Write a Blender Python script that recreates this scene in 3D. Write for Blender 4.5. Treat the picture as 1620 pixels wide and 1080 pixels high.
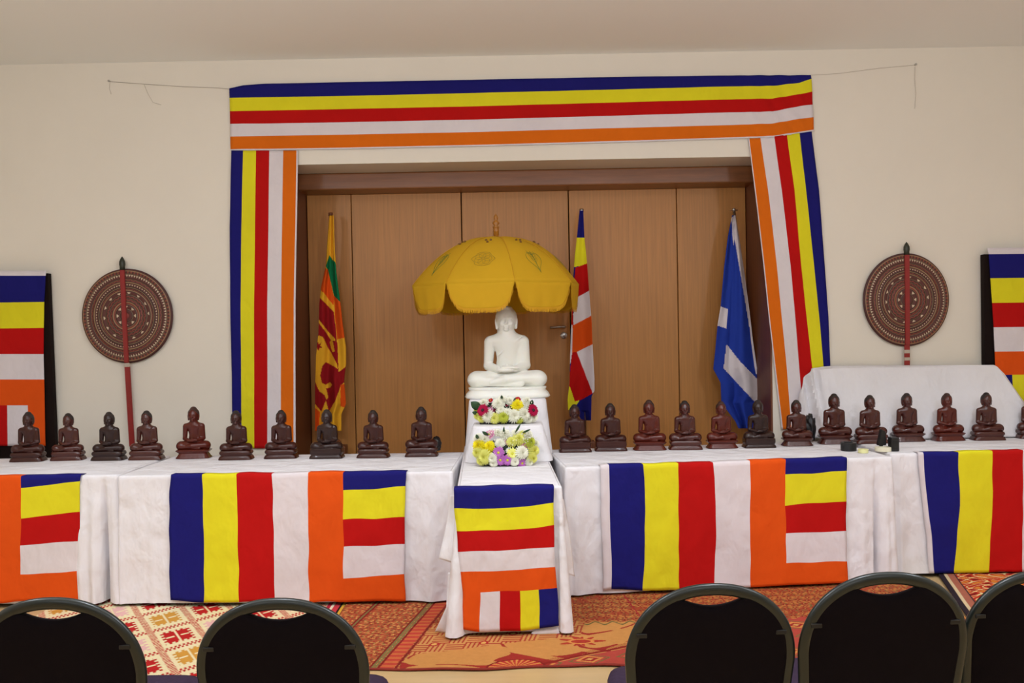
import bpy, bmesh, math, random
import numpy as np
from mathutils import Vector, Matrix, noise
random.seed(7)
for o in list(bpy.data.objects): bpy.data.objects.remove(o, do_unlink=True)
SC = bpy.context.scene
COL = SC.collection
PI = math.pi

# ------------------------------------------------------------------ camera
F = 1450.0; ROLL = math.radians(1.05); PITCH = math.atan(22 / F); CAMH = 1.55
FW = Vector((0, math.cos(PITCH), -math.sin(PITCH)))
U0 = Vector((0, math.sin(PITCH), math.cos(PITCH))); R0 = Vector((1, 0, 0))
RT = R0 * math.cos(ROLL) - U0 * math.sin(ROLL)
UP = R0 * math.sin(ROLL) + U0 * math.cos(ROLL)
CP = Vector((0, 0, CAMH))
cd = bpy.data.cameras.new('camera'); cam = bpy.data.objects.new('camera', cd); COL.objects.link(cam)
cd.sensor_fit = 'HORIZONTAL'; cd.sensor_width = 36; cd.lens = 36 * F / 1620; cd.clip_start = .05
cam.matrix_world = Matrix(((RT.x, UP.x, -FW.x, 0), (RT.y, UP.y, -FW.y, 0), (RT.z, UP.z, -FW.z, CAMH), (0, 0, 0, 1)))
SC.camera = cam
def ray(x, y): return FW * F + RT * (x - 810) - UP * (y - 540)
def at(x, y, Y): d = ray(x, y); return CP + d * (Y / d.y)
def atz(x, y, z): d = ray(x, y); return CP + d * ((z - CAMH) / d.z)
def atp(x, y, a, b, off=0):      # vertical plane through ground points a, b moved off metres towards the viewer
    n = Vector((b[1] - a[1], -(b[0] - a[0]), 0)).normalized()
    p = Vector((a[0], a[1], 0)) + n * off; d = ray(x, y)
    return CP + d * ((p - CP).dot(n) / d.dot(n))

# ------------------------------------------------------------------ world, view, lights
w = bpy.data.worlds.new('world'); SC.world = w; w.use_nodes = True
w.node_tree.nodes['Background'].inputs[0].default_value = (1, .96, .92, 1)
w.node_tree.nodes['Background'].inputs[1].default_value = .12
SC.view_settings.view_transform = 'Standard'; SC.view_settings.look = 'None'
SC.view_settings.gamma = 1; SC.view_settings.use_curve_mapping = False
SC.view_settings.exposure = -0.06
def area(name, loc, sx, sy, power, col=(.82, .92, 1.0), rot=(0, 0, 0)):
    l = bpy.data.lights.new(name, 'AREA'); l.shape = 'RECTANGLE'; l.size = sx; l.size_y = sy; l.energy = power; l.color = col
    o = bpy.data.objects.new(name, l); COL.objects.link(o); o.location = loc; o.rotation_euler = rot
    return o
def globe(loc, power, rad=.13, col=(.86, .93, 1.04)):
    l = bpy.data.lights.new('pendant_lamp', 'POINT'); l.energy = power; l.color = col; l.shadow_soft_size = rad
    o = bpy.data.objects.new('pendant_lamp', l); COL.objects.link(o); o.location = loc
for x in (-2.5, -.85, .85, 2.5):
    globe((x, 2.3, 2.58), 56)
    globe((x, -1.4, 2.6), 26)

for x in (-3.2, -1.9, -.65, .65, 1.9, 3.2):      # added fill spots without real fixtures, brightening the table cloths
    l = bpy.data.lights.new('table_fill_spot', 'SPOT'); l.energy = 80; l.color = (.88, .94, 1.02); l.spot_size = math.radians(56); l.spot_blend = .7; l.shadow_soft_size = .09
    o = bpy.data.objects.new('table_fill_spot', l); COL.objects.link(o); o.location = (x, 3.8, 3.38); o.rotation_euler = (Vector((x, 5.1, .5)) - o.location).to_track_quat('-Z', 'Y').to_euler()

# ------------------------------------------------------------------ materials
def srgb(r, g, b):
    f = lambda c: (c / 255 / 12.92) if c / 255 <= .04045 else ((c / 255 + .055) / 1.055) ** 2.4
    return (f(r), f(g), f(b), 1)
MATS = {}
def mat(name, col, rough=.7, var=0, vscale=(8, 8, 8), bump=0, bscale=200, metal=0, spec=.5, attr=None, sss=0, trans=0, emis=0, coat=0, bstretch=(1, 1, 1)):
    if name in MATS: return MATS[name]
    m = bpy.data.materials.new(name); m.use_nodes = True; MATS[name] = m
    nt = m.node_tree; N = nt.nodes; L = nt.links; p = N['Principled BSDF']
    p.inputs['Roughness'].default_value = rough; p.inputs['Metallic'].default_value = metal
    p.inputs['Specular IOR Level'].default_value = spec; p.inputs['Coat Weight'].default_value = coat
    if sss:
        p.inputs['Subsurface Weight'].default_value = sss; p.inputs['Subsurface Radius'].default_value = (.02, .015, .01)
    tc = N.new('ShaderNodeTexCoord')
    src = None
    if attr:
        a = N.new('ShaderNodeAttribute'); a.attribute_name = attr; src = a.outputs['Color']
    else:
        p.inputs['Base Color'].default_value = col
    if var:
        mp = N.new('ShaderNodeMapping'); mp.inputs['Scale'].default_value = vscale
        L.new(tc.outputs['Object'], mp.inputs[0])
        nz = N.new('ShaderNodeTexNoise'); nz.inputs['Scale'].default_value = 1; nz.inputs['Detail'].default_value = 6; nz.inputs['Roughness'].default_value = .65
        L.new(mp.outputs[0], nz.inputs['Vector'])
        mr = N.new('ShaderNodeMapRange'); mr.inputs[1].default_value = .3; mr.inputs[2].default_value = .7; mr.inputs[3].default_value = 1 - var; mr.inputs[4].default_value = 1 + var
        L.new(nz.outputs[0], mr.inputs[0])
        mx = N.new('ShaderNodeVectorMath'); mx.operation = 'MULTIPLY'
        if src: L.new(src, mx.inputs[0])
        else: mx.inputs[0].default_value = col[:3]
        L.new(mr.outputs[0], mx.inputs[1]); L.new(mx.outputs[0], p.inputs['Base Color'])
    elif src: L.new(src, p.inputs['Base Color'])
    if bump:
        nb = N.new('ShaderNodeTexNoise'); nb.inputs['Scale'].default_value = bscale; nb.inputs['Detail'].default_value = 4
        mb = N.new('ShaderNodeMapping'); mb.inputs['Scale'].default_value = bstretch
        L.new(tc.outputs['Object'], mb.inputs[0]); L.new(mb.outputs[0], nb.inputs['Vector'])
        b = N.new('ShaderNodeBump'); b.inputs['Strength'].default_value = bump; b.inputs['Distance'].default_value = .002
        L.new(nb.outputs[0], b.inputs['Height']); L.new(b.outputs[0], p.inputs['Normal'])
    if trans:
        t = N.new('ShaderNodeBsdfTranslucent'); t.inputs[0].default_value = col
        ms = N.new('ShaderNodeMixShader'); ms.inputs[0].default_value = trans
        L.new(p.outputs[0], ms.inputs[1]); L.new(t.outputs[0], ms.inputs[2]); L.new(ms.outputs[0], N['Material Output'].inputs[0])
    return m
def wrinkle(m, scale, strength, dist):
    nt = m.node_tree; N = nt.nodes; L = nt.links; p = N['Principled BSDF']; old = p.inputs['Normal'].links[0].from_socket if p.inputs['Normal'].links else None
    g = N.new('ShaderNodeNewGeometry'); nz = N.new('ShaderNodeTexNoise'); nz.inputs['Scale'].default_value = scale; nz.inputs['Detail'].default_value = 3; nz.inputs['Roughness'].default_value = .45; nz.inputs['Distortion'].default_value = .2
    mp = N.new('ShaderNodeMapping'); mp.inputs['Scale'].default_value = (1, 1, .7); mp.inputs['Rotation'].default_value = (.3, .5, .2); L.new(g.outputs['Position'], mp.inputs[0]); L.new(mp.outputs[0], nz.inputs['Vector'])
    b = N.new('ShaderNodeBump'); b.inputs['Strength'].default_value = strength; b.inputs['Distance'].default_value = dist; L.new(nz.outputs[0], b.inputs['Height'])
    if old: L.new(old, b.inputs['Normal'])
    L.new(b.outputs[0], p.inputs['Normal'])
def fabric(name, c, trans=0): return mat(name, srgb(*c), .88, .05, (3, 3, 3), .25, 500, spec=.15, trans=trans)
fabric('flag_blue', (27, 25, 106)); fabric('flag_yellow', (224, 213, 36)); fabric('flag_red', (184, 17, 15))
fabric('flag_white', (222, 212, 214)); fabric('flag_orange', (222, 82, 18)); fabric('flag_amber', (218, 106, 18))
fabric('flag_gold', (232, 170, 40)); fabric('flag_green', (16, 112, 66)); fabric('flag_maroon', (150, 22, 28)); fabric('saltire_blue', (38, 62, 160))
FM = {'B': 'flag_blue', 'Y': 'flag_yellow', 'R': 'flag_red', 'W': 'flag_white', 'O': 'flag_orange', 'A': 'flag_amber', 'G': 'flag_gold', 'N': 'flag_green', 'M': 'flag_maroon', 'S': 'saltire_blue'}
M_wall = mat('wall_paint', srgb(232, 223, 208), .8, .02, (1.5, 1.5, 1.5), .15, 60)
M_ceil = mat('ceiling_paint', srgb(244, 243, 238), .9)
M_cloth = mat('white_cloth', srgb(232, 228, 230), .9, .02, (4, 4, 4), .3, 350, spec=.15)
M_wood = mat('door_veneer', srgb(188, 128, 64), .42, .16, (60, 60, 1.6), .05, 150, spec=.4)
M_beam = mat('beam_wood', srgb(132, 82, 44), .35, .22, (2.5, 40, 40), .06, 60)
M_jamb = mat('jamb_wood', srgb(112, 62, 34), .45, .2, (40, 40, 2))
M_gap = mat('gap_dark', srgb(20, 12, 8), .9)
M_steel = mat('brushed_steel', srgb(190, 188, 184), .3, metal=1)
M_floor = mat('floor_maple', srgb(206, 174, 124), .4, .07, (1.5, 12, 1), .03, 40)
M_stage = mat('stage_boards', srgb(120, 84, 50), .5, .15, (2, 30, 2))
M_board = mat('board_dark', srgb(24, 12, 9), .8, spec=.15)
M_white = mat('alabaster', srgb(240, 238, 228), .38, .03, (9, 9, 9), .1, 60, sss=.25)
M_yel = mat('canopy_yellow', srgb(226, 178, 38), .75, .04, (5, 5, 5), .2, 400, spec=.2, trans=.18)
M_fringe = mat('fringe_gold', srgb(222, 166, 26), .8, trans=.15)
M_embg = mat('thread_green', srgb(110, 130, 50), .8); M_embd = mat('thread_grey', srgb(160, 135, 50), .8); M_bead = mat('bead_brown', srgb(120, 80, 20), .4)
M_turned = mat('turned_wood', srgb(170, 108, 30), .35)
M_black = mat('black_plastic', srgb(20, 20, 22), .4); M_blackc = mat('black_film', srgb(18, 14, 16), .45)
M_cream = mat('cream_tape', srgb(232, 224, 196), .6); M_pyel = mat('yellow_tape', srgb(226, 222, 160), .5)
M_red = mat('lacquer_red', srgb(140, 28, 24), .45, .1, (20, 20, 20)); M_tip = mat('finial_dark_green', srgb(38, 42, 28), .4)
M_frame = mat('chair_frame_green', srgb(18, 27, 25), .32, spec=.6); M_up = mat('chair_back_fabric', srgb(18, 12, 17), .85, .1, (30, 30, 30), .4, 500, spec=.1)
M_seat = mat('chair_seat_fabric', srgb(60, 46, 64), .9, .15, (60, 60, 60), .4, 500, spec=.1)
M_string = mat('string_grey', srgb(172, 160, 144), .9)
M_pat = mat('woven_pattern', (1, 1, 1, 1), .92, attr='Col', var=.06, vscale=(40, 40, 40), bump=.5, bscale=250, spec=.1)
M_fan = mat('fan_pattern', (1, 1, 1, 1), .55, attr='Col', var=.1, vscale=(30, 30, 30), bump=.3, bscale=150)
M_leaf = mat('leaf_green', srgb(40, 72, 40), .5); M_stem = mat('foam_dark_green', srgb(30, 40, 26), .9)

wrinkle(M_cloth, 8, 1, .03)
for k_ in FM.values(): wrinkle(MATS[k_], 8, .9, .02)
# ------------------------------------------------------------------ helpers
def link(name, me, m=None, parent=None, smooth=False):
    o = bpy.data.objects.new(name, me); COL.objects.link(o)
    if m is not None:
        for k in (m if isinstance(m, (list, tuple)) else [m]): me.materials.append(k)
    if smooth:
        me.polygons.foreach_set('use_smooth', [True] * len(me.polygons))
    if parent: o.parent = parent
    return o
def obj(name, bm, m=None, parent=None, smooth=False):
    me = bpy.data.meshes.new(name); bmesh.ops.recalc_face_normals(bm, faces=bm.faces); bm.to_mesh(me); bm.free()
    return link(name, me, m, parent, smooth)
def tag(o, label=None, cat=None, group=None, kind=None):
    if label: o['label'] = label
    if cat: o['category'] = cat
    if group: o['group'] = group
    if kind: o['kind'] = kind
    return o
def thing(name, label, cat, loc=(0, 0, 0), rz=0, group=None):
    o = bpy.data.objects.new(name, None); COL.objects.link(o); o.location = loc; o.rotation_euler = (0, 0, rz)
    o.empty_display_size = .1
    return tag(o, label, cat, group)
def struct(name, bm, m, parent=None):
    o = obj(name, bm, m, parent); o['kind'] = 'structure'; return o
def copy_tree(o, parent=None):
    c = o.copy(); COL.objects.link(c)
    if parent: c.parent = parent
    for ch in [x for x in bpy.data.objects if x.parent == o]: copy_tree(ch, c)
    return c
def box(bm, a, b, bev=0):
    v = [bm.verts.new((x, y, z)) for x in (a[0], b[0]) for y in (a[1], b[1]) for z in (a[2], b[2])]
    fs = [bm.faces.new([v[i] for i in q]) for q in ((0, 1, 3, 2), (4, 6, 7, 5), (0, 4, 5, 1), (2, 3, 7, 6), (0, 2, 6, 4), (1, 5, 7, 3))]
    if bev:
        es = {e for f in fs for e in f.edges}
        bmesh.ops.bevel(bm, geom=list(es), offset=bev, segments=3, affect='EDGES', profile=.5)
def tube(bm, pts, rad, seg=10, cap=True):
    pts = [Vector(p) for p in pts]; n = len(pts); rings = []
    rr = rad if isinstance(rad, (list, tuple)) else [rad] * n
    ref = None
    for i, p in enumerate(pts):
        t = (pts[min(i + 1, n - 1)] - pts[max(i - 1, 0)]).normalized()
        if ref is None: ref = t.orthogonal().normalized()
        a = (ref - t * ref.dot(t)).normalized(); ref = a; b = t.cross(a)
        rings.append([bm.verts.new(p + (a * math.cos(2 * PI * k / seg) + b * math.sin(2 * PI * k / seg)) * rr[i]) for k in range(seg)])
    for i in range(n - 1):
        for k in range(seg): bm.faces.new((rings[i][k], rings[i][(k + 1) % seg], rings[i + 1][(k + 1) % seg], rings[i + 1][k]))
    if cap: bm.faces.new(rings[0][::-1]); bm.faces.new(rings[-1])
def lathe(bm, prof, seg=32, cen=(0, 0, 0), shape=None):
    rings = []
    for r, z in prof:
        ring = []
        for k in range(seg):
            a = 2 * PI * k / seg; q = (math.cos(a), math.sin(a)) if shape is None else shape(a, z)
            ring.append(bm.verts.new((cen[0] + r * q[0], cen[1] + r * q[1], cen[2] + z)))
        rings.append(ring)
    for i in range(len(rings) - 1):
        for k in range(seg): bm.faces.new((rings[i][k], rings[i][(k + 1) % seg], rings[i + 1][(k + 1) % seg], rings[i + 1][k]))
    bm.faces.new(rings[0][::-1]); bm.faces.new(rings[-1])
def pipts(x, y, poly):
    ins = False; n = len(poly); j = n - 1
    for i in range(n):
        xi, yi = poly[i]; xj, yj = poly[j]
        if (yi > y) != (yj > y) and x < (xj - xi) * (y - yi) / (yj - yi) + xi: ins = not ins
        j = i
    return ins
def lattice(name, P, cells, parent=None, step=.018, amp=.003, ns=4, thick=.0015, seed=0, wave=None, wob=0):
    """cloth sewn from rectangular pieces; P = rows x cols of 3-D corners, cells = letters"""
    R, C = len(P), len(P[0])
    nu = [max(1, int(max((P[i][j + 1] - P[i][j]).length for i in range(R)) / step)) for j in range(C - 1)]
    nv = [max(1, int(max((P[i + 1][j] - P[i][j]).length for j in range(C)) / step)) for i in range(R - 1)]
    us = [(j, k / nu[j]) for j in range(C - 1) for k in range(nu[j])] + [(C - 2, 1.)]
    vs = [(i, k / nv[i]) for i in range(R - 1) for k in range(nv[i])] + [(R - 2, 1.)]
    V = []; W = len(us)
    for i, fv in vs:
        for j, fu in us:
            a = P[i][j].lerp(P[i][j + 1], fu); b = P[i + 1][j].lerp(P[i + 1][j + 1], fu); p = a.lerp(b, fv)
            d = noise.noise(Vector((p.x * ns + seed, p.y * 2, p.z * ns * .7))) * amp + noise.noise(Vector((p.x * 14 + seed, seed, p.z * 11))) * amp * .35
            if wave: d += wave(p)
            p = p + Vector((0, -1, 0)) * d + Vector((noise.noise(Vector((p.x * 5, seed + 4, p.z * 7))) * wob, 0, noise.noise(Vector((p.x * 7, seed + 8, p.z * 5))) * wob))
            V.append(p)
    letters = sorted({c for r in cells for c in r}); Fs = []; MI = []
    for y in range(len(vs) - 1):
        for x in range(W - 1):
            Fs.append((y * W + x, y * W + x + 1, (y + 1) * W + x + 1, (y + 1) * W + x)); MI.append(letters.index(cells[vs[y][0]][us[x][0]]))
    me = bpy.data.meshes.new(name); me.from_pydata(V, [], Fs)
    o = link(name, me, [MATS[FM[c]] if c in FM else M_cloth for c in letters], parent, True)
    me.polygons.foreach_set('material_index', MI)
    if thick:
        s = o.modifiers.new('thick', 'SOLIDIFY'); s.thickness = thick; s.offset = 0
    return o
def curtain(name, Lp, Rp, Y, regions, base, parent=None, n=60, dy=1.3, fold=None, thick=.0015):
    """hanging folded flag: left/right edges in photo points at depth Y, regions=[(letter, polygon)]"""
    y0, y1 = Lp[0][1], Lp[-1][1]
    def ev(pl, y):
        for (xa, ya), (xb, yb) in zip(pl, pl[1:]):
            if y <= yb: return xa + (xb - xa) * (y - ya) / (yb - ya)
        return pl[-1][0]
    m = int((y1 - y0) / dy); V = []; Fs = []; MI = []; letters = sorted({base} | {r[0] for r in regions})
    for i in range(m + 1):
        y = y0 + (y1 - y0) * i / m; a, b = ev(Lp, y), ev(Rp, y)
        for j in range(n + 1):
            u = j / n; x = a + (b - a) * u
            V.append(at(x, y, Y - fold(u, i / m)))
    for i in range(m):
        y = y0 + (y1 - y0) * (i + .5) / m; a, b = ev(Lp, y), ev(Rp, y)
        for j in range(n):
            x = a + (b - a) * (j + .5) / n; c = base
            for l, poly in regions:
                if pipts(x, y, poly): c = l
            Fs.append((i * (n + 1) + j, i * (n + 1) + j + 1, (i + 1) * (n + 1) + j + 1, (i + 1) * (n + 1) + j)); MI.append(letters.index(c))
    me = bpy.data.meshes.new(name); me.from_pydata(V, [], Fs)
    o = link(name, me, [MATS[FM[c]] for c in letters], parent, True); me.polygons.foreach_set('material_index', MI)
    s = o.modifiers.new('thick', 'SOLIDIFY'); s.thickness = thick; s.offset = 0
    return o
def pgrid(name, X, Y, Z, colf, m, parent=None, closed_u=False, thick=0):
    """grid mesh with a woven/painted pattern in a colour attribute; X,Y,Z (rows, cols); colf rows x cols x 3 srgb 0..1"""
    r, c = X.shape; V = np.stack([X, Y, Z], -1).reshape(-1, 3)
    idx = np.arange(r * c).reshape(r, c); 
    if closed_u: nx = np.roll(idx, -1, 1); a, b, cc, d = idx[:-1], nx[:-1], nx[1:], idx[1:]
    else: a, b, cc, d = idx[:-1, :-1], idx[:-1, 1:], idx[1:, 1:], idx[1:, :-1]
    Fc = np.stack([a, b, cc, d], -1).reshape(-1, 4)
    me = bpy.data.meshes.new(name); me.from_pydata(V.tolist(), [], Fc.tolist())
    at_ = me.color_attributes.new('Col', 'FLOAT_COLOR', 'POINT'); k = colf.reshape(-1, 3)
    k = np.where(k <= .04045, k / 12.92, ((k + .055) / 1.055) ** 2.4)
    at_.data.foreach_set('color', np.concatenate([k, np.ones((len(k), 1))], 1).astype(np.float32).ravel())
    o = link(name, me, m, parent, True)
    if thick:
        s = o.modifiers.new('thick', 'SOLIDIFY'); s.thickness = thick; s.offset = -1
    return o

# ------------------------------------------------------------------ the room
WY = 6.4; OL, OR, OT, SZ = -1.56, 1.815, 2.71, .60; CZ = 3.44
def B(name, boxes, m, parent=None, bev=0):
    bm = bmesh.new()
    for a, b in boxes: box(bm, a, b, bev)
    return struct(name, bm, m, parent)
B('floor', [((-5, -5, -.1), (5, 7.3, 0))], M_floor)
B('ceiling', [((-5, -5, CZ), (5, WY + .4, CZ + .1))], M_ceil)
B('wall_back', [((-5, WY, 0), (OL, WY + .75, CZ)), ((OR, WY, 0), (5, WY + .75, CZ)), ((OL, WY, OT), (OR, WY + .75, CZ)), ((OL, WY, 0), (OR, WY + .02, SZ - .02))], M_wall)
B('wall_left', [((-5.1, -5, 0), (-5, 7.2, CZ))], M_wall)
B('wall_right', [((5, -5, 0), (5.1, 7.2, CZ))], M_wall)
B('wall_front', [((-5.1, -5.1, 0), (5.1, -5, CZ))], M_wall)
B('trim_1', [((OL, WY + .02, SZ - .05), (OR, 7.15, SZ))], M_stage)
B('trim_2', [((OL, 6.76, 2.585), (OR, 7.02, OT))], M_beam, bev=.012)
B('trim_3', [((OL, WY + .002, SZ), (OL + .012, 7.1, OT))], M_jamb)
B('trim_4', [((OR - .012, WY + .002, SZ), (OR, 7.1, OT))], M_jamb)
B('trim_5', [((OL, 7.06, SZ), (OR, 7.1, OT))], M_gap)
px = [OL + .014, -1.207, -.369, .450, 1.273, OR - .014]
for i in range(5):
    g = .003 if i != 2 else .005
    d = B('door_%d' % (i + 1), [((px[i] + g, 7.0, SZ + .004), (px[i + 1] - g, 7.04, 2.585))], M_wood, bev=.003)
    if i == 2:
        bm = bmesh.new(); c = at(888, 517, 6.95)
        tube(bm, [(c.x - .085, 6.955, c.z - .003), (c.x - .02, 6.952, c.z), (c.x + .025, 6.955, c.z), (c.x + .03, 6.97, c.z), (c.x + .03, 7.0, c.z)], .009, 10)
        h = obj('door_handle', bm, M_steel, d, True)
        k = at(892, 530.5, 6.99); bm = bmesh.new()
        lathe(bm, [(.026, 0), (.026, .006), (.022, .009)], 28); kr = obj('key_rosette', bm, M_steel, d, True)
        kr.rotation_euler = (PI / 2, 0, 0); kr.location = (k.x, 6.9995, k.z)
        bm = bmesh.new(); box(bm, (k.x - .003, 6.987, k.z - .012), (k.x + .003, 6.9905, k.z + .006)); obj('keyhole', bm, M_gap, kr).matrix_parent_inverse = Matrix.LocRotScale(kr.location, kr.rotation_euler.to_quaternion(), None).inverted()
bm = bmesh.new()

# ------------------------------------------------------------------ rugs
def rgb(*c): return np.array(c) / 255.
def rug(name, label, X0, X1, Y0, Y1, fn, z=.008, step=.004, skew=0, edge=0):
    xs = np.arange(X0, X1, step); ys = np.arange(Y0, Y1, step); X, Y = np.meshgrid(xs, ys)
    col = fn(X - X0, Y - Y0)
    t = np.clip((Y - Y0) / .25, 0, 1)
    Yd = Y + (1 - t) * edge * (np.sin(X * 7) * .6 + np.sin(X * 17 + 1) * .25)
    Xd = X + skew * (Y - Y0)
    Z = z + .002 * np.sin(X * 9 + Y * 4) * np.sin(Y * 11) + .002
    o = pgrid(name, Xd, Yd, Z, col, M_pat, thick=.006)
    return tag(o, label, 'rug')
def rug_left(x, y):
    # sheared lattice of double dotted red lines with lobed motifs
    dx = x - (-1.93 + 2.66); dy = y - (4.735 - 4.12); e1 = (.165, .170); e2 = (.170, -.285); D = e1[0] * e2[1] - e1[1] * e2[0]
    a = (dx * e2[1] - dy * e2[0]) / D; b = (dy * e1[0] - dx * e1[1]) / D
    fa = a % 1; fb = b % 1; ia = np.floor(a); ib = np.floor(b)
    c = np.ones(x.shape + (3,)) * rgb(232, 216, 172); red = rgb(184, 34, 34)
    lad = lambda f, t, n: ((f < .075) & ((t * n % 1) < .55)) | ((f >= .075) & (f < .15) & (((t * n + .5) % 1) < .55))
    c[lad(fa, b, 16)] = red;
    c[lad(fb, a, 11) & (fa > .15)] = red
    u = (fa - .57) / .33; v = (fb - .57) / .31
    lob = (abs(u) < .92 + .10 * np.sign(np.sin(v * 16))) & (abs(v) < .88 + .10 * np.sign(np.sin(u * 16))) & (abs(u) > .07) & ~((abs(v) < .09) & (abs(abs(u) - .5) < .28))
    ev = (ib % 2) == 0; k0 = (ia % 2) == 0
    for sel, cc in ((ev & k0, red), (~ev & k0, rgb(206, 148, 62)), (ev & ~k0, rgb(226, 176, 170)), (~ev & ~k0, red)): c[lob & sel] = cc
    return c
W1 = 1.75
def rug_left_b(x, y):
    c = rug_left(x, y); e = 1.72 - x
    for lo, hi, cc in ((.0, .025, (30, 24, 26)), (.025, .04, (214, 168, 60)), (.04, .055, (30, 24, 26)), (.055, .085, (196, 60, 70)), (.085, .10, (230, 218, 190)), (.10, .125, (170, 40, 60))):
        c[(e >= lo) & (e < hi)] = rgb(*cc)
    return c
def rug_mid(x, y):
    O, Rd, Gr, Dk = rgb(212, 140, 66), rgb(196, 62, 36), rgb(120, 104, 52), rgb(140, 30, 26)
    c = np.ones(x.shape + (3,)) * O
    # ochre field with scrolling vines
    vine = abs(np.sin(x * 9 + 2.2 * np.sin(y * 8)) * .5 + np.sin(y * 15 + 1.7 * np.sin(x * 6)) * .5) < .06
    c[vine & (((x * 3 + y * 5) % 1) < .72)] = rgb(172, 44, 34)
    # red band along the tables
    bz = .62 + .015 * np.sin(x * 70); far = y > bz
    c[far] = rgb(178, 70, 38)
    def bloom(x, y, sc, pet, ph=0):
        gx = x / sc; gy = y / sc + .5 * (np.floor(gx) % 2); u = gx % 1 - .5; v = gy % 1 - .5; h = np.sin(np.floor(gx) * 12.9 + np.floor(gy) * 78.2 + ph)
        rr_ = np.hypot(u, v); an = np.arctan2(v, u) + h * 3; return rr_ / (.36 * (.65 + .35 * np.cos(an * pet)) + .02), h, u, v
    q, h, u, v = bloom(x + .01 * np.sin(y * 50), y * 1.3, .052, 5)
    c[far & (q < 1)] = Dk; c[far & (q < .35)] = rgb(214, 150, 70); c[far & (q > 1.5) & (h > .2)] = rgb(204, 128, 56); c[far & (q > 2.4) & (h < -.1)] = Gr
    zz = abs(y - bz + .03 - .018 * abs(((x * 11) % 1) - .5) * 2) < .009; c[zz] = Gr
    # left border bands running away from the viewer, tilted
    xb = x - .18 * (y) + .05
    L = xb < .46
    c[L] = rgb(186, 88, 46)
    q, h, u, v = bloom(xb, y * .9, .085, 5, 2); q2, h2, _, _ = bloom(xb + .02, y + .03, .034, 3, 5)
    c[L & (q2 < .9)] = rgb(176, 48, 34); c[L & (q2 > 1.6) & (h2 > .3)] = rgb(218, 150, 74); c[L & (q < .9)] = rgb(166, 34, 28); c[L & (q < .4)] = rgb(224, 150, 70); c[L & (abs(q - 1.1) < .12)] = Gr
    for p in (.03, .05, .33, .37, .45): c[(abs(xb - p) < .006)] = Dk
    for p in (.34, .355, .04): c[(abs(xb - p) < .005)] = rgb(126, 118, 62)
    c[(xb > .375) & (xb < .44)] = np.where((np.sin(y[(xb > .375) & (xb < .44)] * 120) > 0)[:, None], rgb(204, 60, 44), rgb(214, 100, 50))
    # maze block
    mz = (xb > .46) & (xb < 1.25) & (y > .18 + .30 * (xb - .46)) & ~far
    k1 = ((xb * 46) % 1 < .42); k2 = ((y * 36) % 1 < .42); tgl = ((np.floor(xb * 11.5) + np.floor(y * 9)) % 2) == 0
    mm = np.where(tgl, k1, k2)
    c[mz] = rgb(214, 146, 74); c[mz & mm] = rgb(182, 60, 38)
    ros = (np.sin(xb * 26) * np.sin(y * 24)) ; c[mz & (ros > .8)] = rgb(184, 40, 34); c[mz & (ros > .94)] = rgb(232, 170, 80)
    # scalloped flower heads and a red corner with lozenges, divided by a comb line
    dg = y - (.02 + .52 * (x - 1.05)); rr = (dg < -.02) & ~far & (x > 1.0)
    c[rr] = rgb(190, 66, 52)
    lz = abs(((x * 4.2 + y * 1) % 1) - .5) + abs(((y * 6 - x * 1.5) % 1) - .5)
    c[rr & (lz < .3)] = rgb(222, 140, 60); c[rr & (lz < .2)] = rgb(170, 36, 34); c[rr & (lz < .09)] = rgb(222, 160, 80); c[rr & (abs(lz - .42) < .03)] = Gr
    comb = (abs(dg) < .012) | ((dg > 0) & (dg < .045) & (((x * 1 + y * .5 + dg * 6) * 26 % 1) < .35)); c[comb & ~far & (x > 1.0)] = rgb(150, 34, 26)
    fan = ((x - .95) ** 2 + ((y - .01) * 1.5) ** 2) ** .5
    c[(fan < .13) & (y < .12)] = rgb(196, 50, 38); c[(fan < .13) & (np.sin(np.arctan2(y, x - .95) * 22) > .3) & (y < .12)] = rgb(226, 140, 60); c[(abs(fan - .13) < .006) & (y < .12)] = Dk
    fl = (((x - 1.27) / 1.9) ** 2 + (y - .33) ** 2) ** .5; an = np.arctan2(y - .33, x - 1.27)
    c[fl < .045 + .02 * np.cos(an * 9)] = rgb(188, 52, 34); c[abs(fl - .03) < .005] = rgb(226, 140, 60)
    c[(y < .015)] = rgb(150, 50, 40)
    c[(abs(x - 1.62 - .1 * (.6 - y)) < .004) & (y > .1)] = rgb(176, 40, 40)
    g_ = c.mean(-1, keepdims=True); return (c * .86 + g_ * .14) * .97
def rug_right(x, y):
    c = np.ones(x.shape + (3,)) * rgb(186, 50, 34)
    v = np.sin(x * 34 + 2.5 * np.sin(y * 26)) * np.sin(y * 40 + 2 * np.sin(x * 22))
    c[abs(v) < .13] = rgb(230, 200, 140); c[v > .62] = rgb(214, 130, 50); c[v < -.7] = rgb(120, 28, 28)
    e = x
    for lo, hi, cc in ((0, .03, (46, 36, 44)), (.03, .05, (214, 190, 150)), (.05, .09, (170, 100, 80)), (.09, .10, (60, 44, 50))):
        c[(e >= lo) & (e < hi)] = rgb(*cc)
    return c
rug('patterned_rug', 'cream rug at left with a lattice of dotted red lines and coloured motifs', -2.66, -.94, 4.12, 5.9, rug_left_b, .004, edge=.006)
rug('ornate_rug', 'orange and red ornate rug with maze and vine patterns in front of the centre table', -.96, 2.32, 4.13, 5.9, rug_mid, .010, edge=.022)
rug('floral_rug', 'red rug with cream scrollwork and dark striped edge, at the far right', 2.18, 4.0, 4.2, 5.95, rug_right, .016, skew=.28, edge=.01)

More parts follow.
